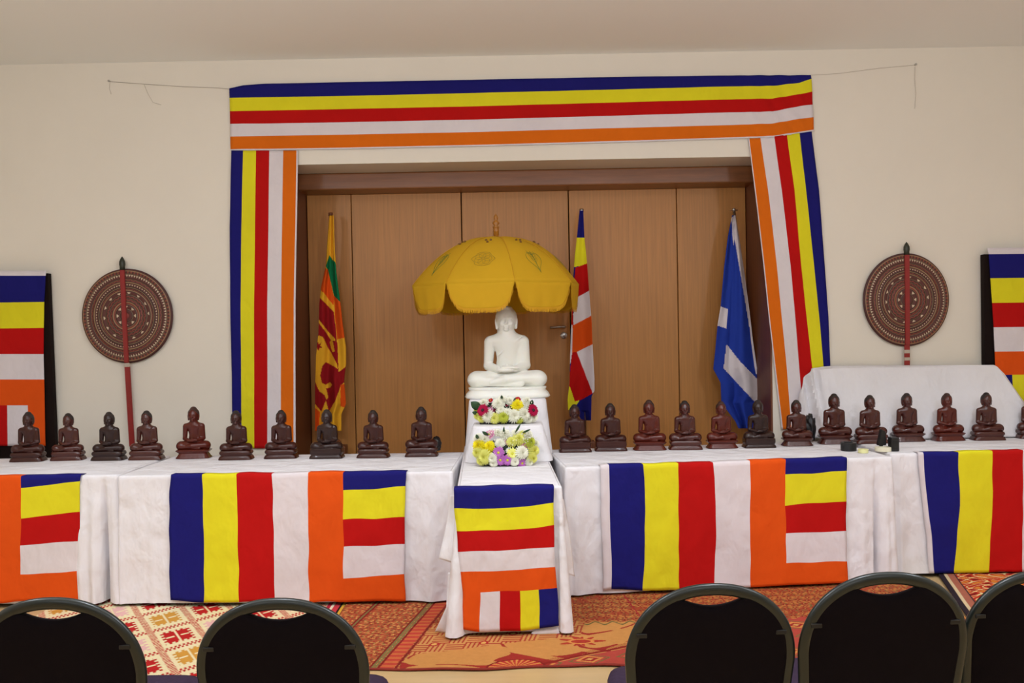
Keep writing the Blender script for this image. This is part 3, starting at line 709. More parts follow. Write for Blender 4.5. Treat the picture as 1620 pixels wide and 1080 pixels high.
lathe(bm, [(.028, -.006), (.03, .0), (.014, .008), (.015, .012)] + [(.020, h * .05 + .01), (.018, h * .25), (.022, h * .28), (.018, h * .32), (.020, h * .42), (.024, h * .45), (.011, h * .5), (.024, h * .60), (.018, h * .68), (.008, h * .73), (.016, h * .8), (.012, h * .9), (.002, h)], 20, (0, 0, uz)); tag(obj('finial', bm, M_turned, um, True), 'turned wooden finial')
for k in range(NR):          # metal ribs under the canopy
    a = A0 + 2 * PI * k / NR; bm = bmesh.new(); tube(bm, [canopy(a, .02 + (R_ - .03) * i / 12) - Vector((0, 0, .006)) for i in range(13)], .003, 6); obj('rib', bm, M_steel, um, True)
for k in range(NR):
    a = A0 + 2 * PI * (k + .5) / NR; bm = bmesh.new(); m_ = M_embd if k % 2 else M_embg
    kind = k % 2; up_ = Vector((0, 0, .003))
    def pt(u, v): return canopy(a + u / .44, .445 + v) * 1 + Vector((0, 0, .002)) + Vector((math.sin(a), -math.cos(a), 0)) * .003
    sc = .088
    heart = [(math.sin(t) ** 3 * .62 * sc, -(-.15 + (13 * math.cos(t) - 5 * math.cos(2 * t) - 2 * math.cos(3 * t) - math.cos(4 * t)) / 17) * sc * .8) for t in np.linspace(0, 2 * PI, 40)]
    if kind == 0:
        tube(bm, [pt(x, y) for x, y in heart], .0011, 5); tube(bm, [pt(0, -.05), pt(.002, .0), pt(-.003, .05), pt(0, .085)], .0016, 5)
        for q in range(5): 
            for s in (-1, 1): tube(bm, [pt(0, -.035 + q * .016), pt(s * .02, -.043 + q * .013), pt(s * (.036 - abs(q - 1) * .006), -.056 + q * .013)], .0008, 4)
    else:
        for q in range(7):
            b0 = 2 * PI * q / 7; tube(bm, [pt(math.cos(b0) * .034 + .024 * math.cos(t), math.sin(b0) * .022 + .018 * math.sin(t)) for t in np.linspace(0, 2 * PI, 14)], .0008, 4)
        tube(bm, [pt(math.cos(t) * .07 * (1 + .12 * math.cos(t * 6)), math.sin(t) * .046) for t in np.linspace(0, 2 * PI, 40)], .0009, 4)
    obj('embroidered_motif', bm, m_, um, True)
    bm = bmesh.new()
    for du, dv in ((-.016, 0), (.016, 0), (0, .03)):
        for (ddu, ddv) in ((0, 0),):
            bmesh.ops.create_icosphere(bm, subdivisions=1, radius=.009, matrix=Matrix.Translation(canopy(a + du / .27, .265 + dv) + Vector((0, 0, .003))))
    obj('bead_cluster', bm, M_bead, um, True)

# ------------------------------------------------------------------ flags on poles standing on the ledge
def pole_flag(name, label, topx, topy, Y, botx, flagargs, finial='knob', pm=M_turned):
    top = at(topx, topy, Y); r = thing(name, label, 'flag', (top.x, Y, SZ))
    base = at(botx, 700, Y)
    w = Vector((base.x, Y, SZ + .03)); off = Matrix.Translation((-top.x, -Y, -SZ))
    def rel(o): o.data.transform(off); return o
    bm = bmesh.new(); tube(bm, [w, top], .010, 12); rel(obj('pole', bm, pm, r, True))
    bm = bmesh.new(); box(bm, (w.x - .07, Y - .06, SZ + .001), (w.x + .07, Y + .06, SZ + .10), .006); lathe(bm, [(.035, .10), (.03, .13), (.02, .14)], 20, (w.x, Y, SZ)); rel(obj('stand', bm, M_jamb, r))
    bm = bmesh.new()
    if finial == 'knob': tube(bm, [top - Vector((0, 0, .01)), top + Vector((0, 0, .012))], .016, 12)
    else:
        bmesh.ops.create_uvsphere(bm, u_segments=14, v_segments=10, radius=.012, matrix=Matrix.Translation(top + Vector((0, 0, .008))))
        lathe(bm, [(.004, -.005), (.03, 0), (.03, .003), (.004, .006)], 18, tuple(top))
    rel(obj('finial', bm, M_steel if finial != 'knob' or pm is M_steel else pm, r, True))
    f = curtain('flag', *flagargs[:2], Y - .03, *flagargs[2:4], None, flagargs[4], 1.1, flagargs[5]); f.parent = r; rel(f)
    return r
zA = lambda pts: [(460 + x / 2.7, 320 + y / 2.7) for x, y in pts]
zB = lambda pts: [(860 + x / 2.635, 310 + y / 2.635) for x, y in pts]
fl1 = lambda u, v: .028 * math.sin(u * 7 + v * 3) * (.3 + v) + .012 * math.sin(u * 17 - v * 4) * (.4 + v)
sl_reg = [('N', zA([(165, 225), (150, 272), (160, 295), (185, 400), (214, 440), (204, 330), (190, 255), (178, 245)])),
          ('O', zA([(158, 285), (140, 280), (126, 372), (182, 442), (186, 410)])), ('O', zA([(184, 398), (216, 430), (240, 575), (198, 585), (190, 500)])),
          ('M', zA([(100, 400), (122, 404), (184, 468), (190, 520), (200, 620), (204, 722), (212, 720), (236, 700), (240, 760), (214, 780), (190, 848), (163, 893), (150, 845), (131, 893), (95, 850)])),
          ('G', zA([(113, 575), (120, 568), (136, 574), (146, 592), (154, 612), (172, 640), (197, 690), (202, 712), (184, 700), (150, 682), (134, 700), (126, 740), (134, 772), (150, 778), (168, 768), (176, 778), (170, 790), (150, 795), (156, 812), (160, 834), (152, 842), (144, 822), (124, 808), (112, 788), (104, 765), (95, 765), (95, 640), (108, 640)])),
          ('G', zA([(118, 498), (126, 508), (160, 552), (188, 580), (190, 590), (180, 592), (188, 636), (178, 640), (166, 596), (172, 590), (154, 560), (118, 512)])),
          ('M', zA([(109, 604), (116, 596), (120, 606), (130, 598), (126, 612), (134, 620), (122, 622), (118, 634), (112, 622)])),
          ('O', zA([(212, 780), (245, 770), (245, 880), (212, 870)])), ('O', zA([(95, 870), (124, 895), (120, 990), (95, 990)])),
          ('G', zA([(186, 470), (183, 440), (140, 385), (127, 376), (122, 402), (150, 432)]))]
pole_flag('lion_flag', 'yellow, maroon, green and orange lion flag furled on a pole, left in the alcove', 523, 339, 6.80, 533,
          (zA([(165, 56), (155, 180), (150, 270), (130, 360), (122, 430), (118, 560), (108, 650), (104, 800), (104, 975)]), zA([(183, 56), (188, 200), (195, 300), (212, 430), (222, 520), (236, 620), (236, 690), (228, 760), (236, 860), (216, 905), (216, 975)]), sl_reg, 'G', 56, fl1), pm=M_jamb)
bu = [('Y', zB([(120, 176), (175, 172), (186, 286), (100, 300), (100, 240), (126, 240)])), ('R', zB([(133, 298), (190, 278), (195, 392), (136, 425), (100, 420), (125, 380)])),
      ('W', zB([(134, 425), (195, 392), (205, 498), (124, 540), (100, 540), (128, 480)])), ('O', zB([(121, 540), (200, 498), (210, 617), (138, 650), (119, 652)])),
      ('W', zB([(138, 650), (215, 612), (220, 812), (203, 822)])), ('R', zB([(118, 652), (138, 650), (205, 822), (160, 848), (130, 856), (104, 790)])),
      ('Y', zB([(95, 780), (110, 795), (130, 856), (150, 850), (140, 868), (112, 890), (90, 890)])), ('W', zB([(100, 545), (121, 540), (119, 652), (112, 700), (90, 690)])), ('R', zB([(100, 430), (122, 440), (124, 540), (100, 530)]))]
pole_flag('buddhist_flag', 'striped blue yellow red white orange flag on a pole beside the parasol', 920, 333, 6.80, 926,
          (zB([(150, 60), (140, 160), (130, 250), (122, 360), (118, 480), (113, 580), (110, 680), (108, 780), (100, 850), (102, 892), (140, 900), (158, 935)]), zB([(165, 60), (170, 170), (182, 290), (190, 400), (200, 520), (205, 640), (212, 760), (212, 812), (200, 835), (198, 935)]), bu, 'B', 48, lambda u, v: .02 * math.sin(u * 6 + v * 2) * (.3 + v)), pm=M_steel)
sa = [('W', zB([(780, 92), (800, 76), (846, 340), (876, 560), (905, 742), (884, 742), (856, 536), (828, 370), (800, 200), (796, 185), (790, 150)])), ('W', zB([(784, 92), (792, 92), (796, 160), (792, 210), (786, 160)])),
      ('W', zB([(700, 456), (737, 460), (769, 471), (762, 552), (725, 540), (700, 535)])), ('W', zB([(762, 616), (820, 690), (893, 765), (930, 790), (930, 840), (884, 862), (750, 718)]))]
pole_flag('saltire_flag', 'blue flag with white diagonal cross furled on a pole, right in the alcove', 1161, 333, 6.80, 1209,
          (zB([(786, 80), (768, 170), (752, 300), (738, 460), (725, 540), (715, 650), (707, 720), (738, 778), (741, 860), (770, 900), (800, 940), (812, 968)]), zB([(800, 80), (818, 190), (840, 340), (860, 490), (872, 600), (888, 710), (906, 800), (906, 835), (882, 862), (872, 968)]), sa, 'S', 56,
           lambda u, v: .05 * abs(math.sin((u - .42 + .1 * v) * 5)) * (.3 + v) + .01 * math.sin(u * 16 + v * 5)), finial='spear', pm=M_steel)

# ------------------------------------------------------------------ round ceremonial fans on the wall
def fan_col(t, r):   # t angle, r 0..1
    c = np.ones(t.shape + (3,)) * rgb(84, 36, 28); cr = rgb(206, 186, 156); md = rgb(128, 58, 42); dk = rgb(46, 22, 18)
    for a in (.965, .915, .80, .725, .62, .545, .45, .38, .30, .24, .14):
        c[abs(r - a) < .016] = dk; c[abs(r - a) < .006] = rgb(150, 116, 80)
    def tri(lo, hi, n, col, ph=0, w=.8):
        f = (r - lo) / (hi - lo); s = abs(((t / (2 * PI) * n + ph) % 1) - .5) * 2; k = (f > 0) & (f < 1) & (s < f * w); c[k] = col
    tri(.835, .885, 96, cr); tri(.645, .69, 72, cr); tri(.475, .515, 14, cr, .3, .35); tri(.17, .215, 8, cr, .5, .5)
    for lo, hi, n in ((.745, .785, 44), (.565, .60, 34), (.40, .43, 26), (.32, .36, 20)):
        k = (r > lo) & (r < hi); s = abs(((t / (2 * PI) * n) % 1) - .5) * 2; c[k & (abs((r - lo) / (hi - lo) - s) < .3)] = md
    k = (r > .925) & (r < .955); c[k & (np.sin(t * 80) > .3)] = md
    c[(r > .25) & (r < .29)] = rgb(122, 44, 36); c[r < .07] = rgb(120, 40, 34)
    return c
def wall_fan(label, cx_, cy_, rx, ry, tip, handle, bands, hw=.019):
    Y = WY - .028; c = at(cx_, cy_, Y); g = thing('ceremonial_fan', label, 'fan', tuple(c)); sc = (at(cx_ + rx, cy_, Y) - c).length; sz = (at(cx_, cy_ - ry, Y) - c).length
    tt = np.linspace(0, 2 * PI, 720, endpoint=False); rr = np.linspace(0.0005, 1, 130); Tm, Rm = np.meshgrid(tt, rr)
    bump_ = -.004 * np.cos(Rm * 60) * .3 - .006 * (1 - Rm)
    o = pgrid('disc', Rm * sc * np.cos(Tm), bump_, Rm * sz * np.sin(Tm), fan_col(Tm, Rm), M_fan, g, True)
    s = o.modifiers.new('t', 'SOLIDIFY'); s.thickness = .012; s.offset = 1 if False else -1
    bm = bmesh.new(); tube(bm, [(sc * math.cos(a), .004, sz * math.sin(a)) for a in np.linspace(0, 2 * PI, 97)], .0075, 8, False); obj('rim', bm, mat('rim_dark', srgb(70, 32, 28), .5), g, True)
    def strip(p, q, w, nm, m_, d=.012):
        a = at(p[0], p[1], Y) - c; b = at(q[0], q[1], Y) - c; dr = (b - a).normalized(); sd = Vector((dr.z, 0, -dr.x)) * w
        bm = bmesh.new(); vs = [bm.verts.new(v) for v in [a - sd + Vector((0, -d, 0)), a + sd + Vector((0, -d, 0)), b + sd + Vector((0, -d, 0)), b - sd + Vector((0, -d, 0))]]
        f = bm.faces.new(vs); ex = bmesh.ops.extrude_face_region(bm, geom=[f]); bmesh.ops.translate(bm, vec=(0, -.012, 0), verts=[v for v in ex['geom'] if isinstance(v, bmesh.types.BMVert)])
        bmesh.ops.bevel(bm, geom=bm.edges[:], offset=.003, segments=2, affect='EDGES'); return obj(nm, bm, m_, g)
    strip(handle[0], handle[1], hw * .88, 'spine', M_red); strip(handle[1], handle[2], hw, 'handle', M_red, .004)
    bm = bmesh.new(); b0 = at(tip[0], tip[1], Y) - c; b1 = at(tip[2], tip[3], Y) - c; H_ = (b0 - b1).length
    lathe(bm, [(.018, 0), (.018, H_ * .25), (.021, H_ * .4), (.020, H_ * .62), (.011, H_ * .85), (.002, H_)], 18, (b1.x, b1.y - .014, b1.z)); tag(obj('tip', bm, M_tip, g, True), 'dark green pointed tip')
    for q in bands:
        strip((q[0], q[1]), (q[2], q[3]), hw * 1.12, 'band', mat('band_pale', srgb(186, 172, 156), .6), .008)
wall_fan('round patterned ceremonial fan on the wall at left, long red handle reaching down', 201.5, 499.5, 70.5, 73, (194.5, 406, 195, 427), ((195, 427), (202, 573), (210, 706)), [(202.2, 574, 202.6, 580)])
wall_fan('round patterned ceremonial fan on the wall at right, short handle with pale bands', 1433.5, 474, 66.5, 72, (1432.5, 383, 1433, 403), ((1433, 403), (1434, 545), (1434, 584)), [(1433.3, 553, 1433.4, 558.5), (1433.6, 565, 1433.7, 570)])

# ------------------------------------------------------------------ sloping white sheet behind the right statues
def sc_(p): p.z = max(p.z, TZ + .013); return p
o = lattice('sheet_cover', [[sc_(at(x, y, min(d, 6.30 if x > 1500 else 6.36))) for x, y, d in r] for r in (
    [(1284, 583, 6.385), (1300, 580, 6.385), (1318, 578.5, 6.385), (1400, 578, 6.385), (1572, 577, 6.385), (1573, 578, 6.388)],
    [(1273, 597, 6.375), (1290, 585, 6.345), (1312, 583, 6.325), (1400, 581, 6.325), (1578, 580, 6.325), (1590, 592, 6.37)],
    [(1264, 625, 6.375), (1288, 612, 6.34), (1336, 637, 6.22), (1420, 637, 6.23), (1602, 612, 6.26), (1618, 633, 6.36)],
    [(1262, 660, 6.375), (1285, 660, 6.30), (1337, 670, 6.14), (1420, 670, 6.14), (1630, 655, 6.17), (1645, 660, 6.34)],
    [(1262, 694, 6.36), (1285, 699, 6.25), (1340, 705, 6.10), (1420, 703, 6.10), (1645, 694, 6.13), (1665, 692, 6.32)])],
    [['c'] * 5] * 4, amp=.008, seed=31, wave=lambda p: .026 * math.exp(-((p.x - 2.06) / .07) ** 2) * math.sin(p.x * 90 + p.z * 9), thick=.002)
o.data.set_sharp_from_angle(angle=.5)
tag(o, 'white sheet draped over a sloping stand against the wall, behind the right end statues', 'sheet cover')

# ------------------------------------------------------------------ small brown statues
BRN = [mat('rosewood_a', srgb(68, 24, 16), .27, .22, (60, 60, 60), .15, 500, spec=.5, coat=.2), mat('rosewood_dark', srgb(42, 21, 17), .3, .2, (60, 60, 60), .15, 500, spec=.35, coat=.2), mat('rosewood_red', srgb(84, 28, 18), .2, .25, (60, 60, 60), .15, 500, spec=.35, coat=.2), mat('rosewood_b', srgb(58, 22, 15), .3, .2, (60, 60, 60), .15, 500, spec=.35, coat=.2)]
HAIRM = [mat('hair_dark', srgb(36, 22, 17), .45, .15, (120, 120, 120), .9, 900), mat('hair_brown', srgb(58, 28, 19), .45, .15, (120, 120, 120), .9, 900)]
dp = [dict(K=55, legH=30, shZ=92, sh=36, hr=(17, 17.5, 24), hz=113), dict(K=54, legH=28, shZ=89, sh=35, hr=(16.4, 17, 23), hz=110)]
BODY = [sdf_mesh('brown_body', figure(**q), 1.5) for q in dp]
HAIR = [sdf_mesh('brown_hair', hair_prims(q['hr'], q['hz'], u), 1.5) for q, u in zip(dp, (6.5, 6))]
def ped(kind):
    bm = bmesh.new()
    if kind == 'lotus':      # flared plate over a splayed carved foot
        lathe(bm, [(54, -25), (55, -23), (51, -19), (46, -11), (45, -9), (48, -7), (55, -1), (56, 1), (50, 4)], 96, (0, -4, 0), lambda a, z: tuple(v * (1 + (.018 * abs(math.sin(a * 12)) if -24 < z < -10 else 0)) for v in rsq(a, z, 5, .52)))
    elif kind == 'cushion':  # rounded cushion over a splayed plinth
        lathe(bm, [(56, -25), (56, -23), (53, -16), (51, -13), (48, -11.5), (50, -9), (53, -5), (53, -1), (51, 3), (48, 5)], 96, (0, -4, 0), lambda a, z: tuple(v * (1 + (.007 * abs(math.sin(a * 14)) if z < -14 else 0)) for v in rsq(a, z, 6, .52)))
    elif kind == 'block':    # plain tall block
        lathe(bm, [(56, -25), (56, -21), (54, -17), (51, -14), (51, -12), (53, -10), (54, -2), (53, 7), (50, 9)], 96, (0, -4, 0), lambda a, z: rsq(a, z, 8, .52))
    me = bpy.data.meshes.new('pedestal'); bmesh.ops.recalc_face_normals(bm, faces=bm.faces); bm.to_mesh(me); bm.free(); me.polygons.foreach_set('use_smooth', [True] * len(me.polygons)); me.set_sharp_from_angle(angle=.6)
    return me
PED = {k: ped(k) for k in ('lotus', 'cushion', 'block')}
# x, base y, top y, plinth kind, wood, body, where
ST = [(38, 731, 653, 'cushion', 3, 0, 'leftmost brown statue, in front of the flag at the left edge'),
      (102, 729, 655, 'cushion', 0, 1, 'brown statue second from the left end, just right of the flag edge'),
      (167, 729, 653, 'cushion', 1, 1, 'very dark brown statue directly left of the fan handle'),
      (227, 728, 651, 'cushion', 0, 1, 'brown statue overlapping the bottom of the fan handle'),
      (302, 726, 645, 'lotus', 2, 0, 'glossy reddish statue on a splayed carved foot, bare wall behind'),
      (370, 728, 651, 'cushion', 3, 1, 'brown statue in front of the blue stripe of the left bunting'),
      (442, 726, 650, 'cushion', 3, 1, 'brown statue in front of the white and orange stripes of the left bunting'),
      (515, 726, 649, 'block', 1, 1, 'dark statue on a plain tall block in front of the lion flag'),
      (589, 725, 650, 'cushion', 3, 1, 'brown statue against bare wood panel, between the lion flag and the statue nearest the centre'),
      (666, 723, 645, 'cushion', 3, 0, 'brown statue nearest to the white statue on its left side'),
      (911, 716, 641, 'block', 3, 1, 'brown statue nearest to the white statue on its right side'),
      (968, 714, 639, 'block', 3, 1, 'brown statue second from the centre on the right table'),
      (1030, 713, 634, 'lotus', 2, 0, 'glossy reddish statue on a carved foot against bare wood panel'),
      (1087, 712, 635, 'cushion', 0, 1, 'brown statue in front of the dark panel seam on the right'),
      (1145, 710, 636, 'lotus', 2, 0, 'glossy reddish statue in front of the lower left corner of the blue flag'),
      (1204, 709, 634, 'block', 1, 0, 'dark statue on a block plinth in front of the right corner of the alcove'),
      (1265, 706, 634, 'lotus', 0, 0, 'brown statue at the foot of the slanting bunting'),
      (1326, 703, 624, 'lotus', 0, 0, 'dark brown statue before the left fold of the white sheet'),
      (1383, 702, 626, 'cushion', 0, 1, 'brown statue directly behind the black tape dispenser'),
      (1442, 699, 623, 'lotus', 0, 0, 'brown statue just right of the black tape dispenser, white sheet behind'),
      (1506, 698, 623, 'lotus', 2, 0, 'reddish brown statue second from the right among the fully visible ones'),
      (1569, 697, 622, 'cushion', 0, 0, 'brown statue at the right end of the row that is fully visible'),
      (1641, 694, 620, 'cushion', 0, 0, 'brown statue cut off by the right picture edge')]
for x, yb, yt, pk, wd, bd, lab in ST:
    f = atz(x, yb, TZ + .006); tot = {'lotus': 25, 'cushion': 25, 'block': 25}[pk] + dp[bd]['hz'] + dp[bd]['hr'][2] * .95 + 5
    s = (yb - yt) * f.y / F / tot * 1.0; dep = 33 * s
    r = thing('buddha_figurine', lab if 'statue' in lab else lab, 'statuette', (f.x, f.y + dep, TZ + .007 + {'lotus': 25, 'cushion': 25, 'block': 25}[pk] * s), random.uniform(-.08, .08), 'row of small brown seated statues')
    r['label'] = lab; r.scale = (s, s, s)
    for nm, me, m_ in (('body', BODY[bd], BRN[wd]), ('hair', HAIR[bd], HAIRM[1 if wd == 2 else 0]), ('pedestal', PED[pk], BRN[wd])):
        o = bpy.data.objects.new(nm, me); COL.objects.link(o); o.parent = r
        if not me.materials: me.materials.append(m_)
        o.material_slots[0].link = 'OBJECT'; o.material_slots[0].material = m_

# black crumpled things behind two statues
def lump(name, label, x, y, z0, wd, ht, Y, seed):
    c = at(x, y, Y); bm = bmesh.new(); bmesh.ops.create_icosphere(bm, subdivisions=4, radius=1)
    for v in bm.verts:
        n_ = noise.noise(v.co * 2.2 + Vector((seed, 0, 0))) * .35 + abs(noise.noise(v.co * 6 + Vector((0, seed, 0)))) * .25
        q = v.co * (1 + n_); v.co = Vector((q.x * wd, q.y * .035, q.z * ht))
    mz = min(v.co.z for v in bm.verts)
    for v in bm.verts: v.co += Vector((c.x, Y, z0 - mz))
    tag(obj(name, bm, M_blackc, None, True), label, 'black bag')
lump('crumpled_bag', 'black crumpled bag behind the statue at the foot of the slanting bunting', 1281, 680, TZ + .008, .035, .085, 6.06, 1)
lump('crumpled_bag', 'small black crumpled bag behind the knee of the statue left of the white statue', 690, 690, TZ + .008, .028, .045, 5.875, 3)

# tape rolls and dispenser on the right table
def roll(label, x, y, r, h, m_, hole=.55, name='tape_roll'):
    f = atz(x, y, TZ + .007); bm = bmesh.new()
    ri = r * hole; pr = [(ri, 0), (r - .001, 0), (r, .001), (r, h - .001), (r - .001, h), (ri, h), (ri, 0)]; rings = []
    for q, z in pr: rings.append([bm.verts.new((q * math.cos(2 * PI * k / 40), q * math.sin(2 * PI * k / 40), z)) for k in range(40)])
    for i in range(6):
        for k in range(40): bm.faces.new((rings[i][k], rings[i][(k + 1) % 40], rings[i + 1][(k + 1) % 40], rings[i + 1][k]))
    bmesh.ops.remove_doubles(bm, verts=bm.verts, dist=1e-5)
    o = obj(name, bm, m_, None, False); o.location = (f.x, f.y + r, TZ + .0075); tag(o, label, 'tape roll')
roll('black tape roll lying flat on the right table', 1347, 714, .047, .05, M_black, .6)
roll('small pale yellow tape roll beside the black roll', 1368.5, 717, .030, .022, M_pyel, .6)
roll('cream tape roll lying in front of the black dispenser', 1402, 715, .048, .024, M_cream, .6)
d0 = atz(1417, 714, TZ + .007)
td = thing('tape_dispenser', 'black hand tape dispenser standing on the right table beside the cream roll', 'tape dispenser', (d0.x, d0.y + .03, TZ + .0075))
bm = bmesh.new(); box(bm, (-.024, -.03, 0), (.024, .03, .085), .006); box(bm, (-.018, -.034, .02), (.018, -.028, .07), .002); obj('body', bm, M_black, td)
bm = bmesh.new(); vs = [(-.085, .03, .03), (-.03, .03, .03), (-.035, .03, .115), (-.062, .03, .13)]
a = [bm.verts.new(v) for v in vs]; b = [bm.verts.new((v[0], v[1] + .03, v[2])) for v in vs]; bm.faces.new(a); bm.faces.new(b[::-1])
for i in range(4): bm.faces.new((a[i], a[(i + 1) % 4], b[(i + 1) % 4], b[i]))
bmesh.ops.bevel(bm, geom=bm.edges[:], offset=.004, segments=2, affect='EDGES')
obj('guard', bm, M_black, td)
bm = bmesh.new(); tube(bm, [(-.058, .045, 0), (-.058, .045, .032)], .012, 12); box(bm, (-.06, .03, .01), (-.01, .06, .022)); obj('bracket', bm, M_black, td)

# ------------------------------------------------------------------ flower arrangements
def flower_mesh(kind):
    bm = bmesh.new(); rnd = random.Random(hash(kind) % 7 + 3)
    spec = {'mum': [(18, 1.0, .05, .11), (18, .92, .22, .11), (16, .80, .38, .10), (13, .62, .50, .09), (9, .40, .60, .08), (5, .2, .62, .06)], 'gerbera': [(16, 1.0, .02, .17), (16, .88, .10, .15)], 'daisy': [(13, 1.0, .05, .20), (11, .75, .18, .16)]}[kind]
    for n, L_, lift, wd in spec:
        ph = rnd.random() * 6
        for k in range(n):
            a = ph + 2 * PI * k / n; r = Vector((math.cos(a), math.sin(a), 0)); s = Vector((-math.sin(a), math.cos(a), 0)); le = L_ * (1 + rnd.uniform(-.07, .07))
            pts = []
            for t, ww, zz in ((.08, .5, 0), (.45, 1, .10), (.8, .95, .10), (1, .35, .04)):
                c = r * le * t + Vector((0, 0, lift + zz + lift * t * .8)); pts.append((c - s * wd * ww, c + Vector((0, 0, -.03)), c + s * wd * ww))
            vv = [[bm.verts.new(q) for q in p] for p in pts]
            for i in range(3):
                for j in range(2): bm.faces.new((vv[i][j], vv[i][j + 1], vv[i + 1][j + 1], vv[i + 1][j]))
    me = bpy.data.meshes.new(kind); bm.to_mesh(me); bm.free(); me.polygons.foreach_set('use_smooth', [True] * len(me.polygons))
    return me
FK = {k: flower_mesh(k) for k in ('mum', 'gerbera', 'daisy')}
cen = bmesh.new(); bmesh.ops.create_icosphere(cen, subdivisions=2, radius=.26, matrix=Matrix.Translation((0, 0, .14))); CEN = bpy.data.meshes.new('centre'); cen.to_mesh(CEN); cen.free()
PC = {'y': (248, 232, 40), 'py': (238, 236, 130), 'w': (246, 244, 226), 'p': (186, 108, 184), 'pk': (226, 156, 186), 'm': (176, 16, 66), 'g': (206, 212, 80), 'd': (110, 16, 40), 'r': (190, 20, 40)}
PM = {k: mat('petal_' + k, srgb(*v), .6, .05, (30, 30, 30), spec=.2, trans=.15) for k, v in PC.items()}
CM = {'y': mat('disc_yellow', srgb(196, 190, 50), .7), 'd': mat('disc_dark', srgb(60, 20, 30), .8), 'w': mat('disc_green', srgb(190, 200, 110), .7)}
def arrangement(label, X, Y, Z, w_, d_, flowers, leaves, fill, h, th=.032):
    r = thing('flower_arrangement', label, 'flower arrangement', (X, Y, Z)); inv = Vector((X, Y, Z))
    bm = bmesh.new(); box(bm, (-w_ * .98, -d_ * (.5 if th < .02 else 1), 0), (w_ * .98, d_, th), th * .25); tag(obj('tray', bm, M_black, r), 'black tray')
    bm = bmesh.new(); bmesh.ops.create_icosphere(bm, subdivisions=4, radius=1)
    for v in bm.verts: q = v.co.copy(); k = 1 + .10 * noise.noise(q * 5); v.co = Vector((q.x * w_ * 1.0 * k, q.y * d_ * .75 * k, .03 + max(0, q.z * .5 + .5) * h * .72 * k))
    tag(obj('greenery', bm, M_stem, r, True), 'dark green foliage under the flowers')
    for px_, py_, rp, kind, c in flowers:
        x = 690 + px_ / 3.6; y = 480 + py_ / 3.6; p0 = at(x, y, Y)
        u = (p0.x - X) / w_; v_ = (p0.z - Z) / h; dy = -d_ * .85 * max(.12, 1 - max(0, v_ - .35) ** 1.0 * 1.1) * max(.3, 1 - u * u * .45); p = at(x, y, Y + dy - (.035 if c == 'm' else .03 if py_ > 840 and th > .02 else 0)); rad = rp * (1.18 if th < .02 else 1.0) / 3.6 * p.y / F
        n_ = Vector((u * .7, -1, max(-.1, v_ * 1.1 - .25))).normalized(); q = n_.to_track_quat('Z', 'Y')
        o = bpy.data.objects.new('flower', FK[kind]); COL.objects.link(o); o.parent = r; o.location = p - inv; o.rotation_euler = q.to_euler(); o.scale = (rad,) * 3
        if not FK[kind].materials: FK[kind].materials.append(PM[c])
        o.material_slots[0].link = 'OBJECT'; o.material_slots[0].material = PM[c]
        o['label'] = {'y': 'bright yellow', 'py': 'pale yellow', 'w': 'white', 'p': 'purple', 'pk': 'pink', 'm': 'magenta', 'g': 'yellow green', 'd': 'dark red', 'r': 'red'}[c] + ' flower'
        e = bpy.data.objects.new('flower_centre', CEN); COL.objects.link(e); e.parent = o
        if not CEN.materials: CEN.materials.append(CM['y'])
        cm = CM['d'] if c in 'md' else (CM['w'] if c in ('w', 'g') else PM['y'] if kind == 'mum' else CM['y']); e.material_slots[0].link = 'OBJECT'; e.material_slots[0].material = cm
        if kind == 'mum': e.scale = (.7,) * 3; e.location = (0, 0, .35)
    for x0, y0, x1, y1, wl in leaves:
        a = at(690 + x0 / 3.6, 480 + y0 / 3.6, Y - .03) - inv; b = at(690 + x1 / 3.6, 480 + y1 / 3.6, Y - .06) - inv; dd = (b - a); s = dd.cross(Vector((0, 1, 0))).normalized() * wl
        bm = bmesh.new(); prev = None
        for i in range(9):
            t = i / 8; c = a + dd * t + Vector((0, -.012 * math.sin(PI * t), 0)); q = s * max(.03, math.sin(PI * min(1, t * .97 + .02)) ** .8); cur = (bm.verts.new(c - q), bm.verts.new(c + Vector((0, .004, 0))), bm.verts.new(c + q))
            if prev:
                for j in (0, 1): bm.faces.new((prev[j], prev[j + 1], cur[j + 1], cur[j]))
            prev = cur
        obj('leaf', bm, M_leaf, r, True).modifiers.new('t', 'SOLIDIFY').thickness = .001
    bm = bmesh.new(); rn = random.Random(5)
    for x0, y0, sx, sy, n in fill:
        for i in range(n):
            p = at(690 + (x0 + rn.gauss(0, sx)) / 3.6, 480 + (y0 + rn.gauss(0, sy)) / 3.6, Y - d_ * rn.uniform(.4, .95)) - inv
            bmesh.ops.create_icosphere(bm, subdivisions=1, radius=rn.uniform(.0025, .0045), matrix=Matrix.Translation(p))
    o = obj('baby_breath', bm, PM['w'], r, True); tag(o, 'tiny white filler blossoms'); o['kind'] = 'stuff'
    return r
fY = atz(798, 738, TZ + .007)
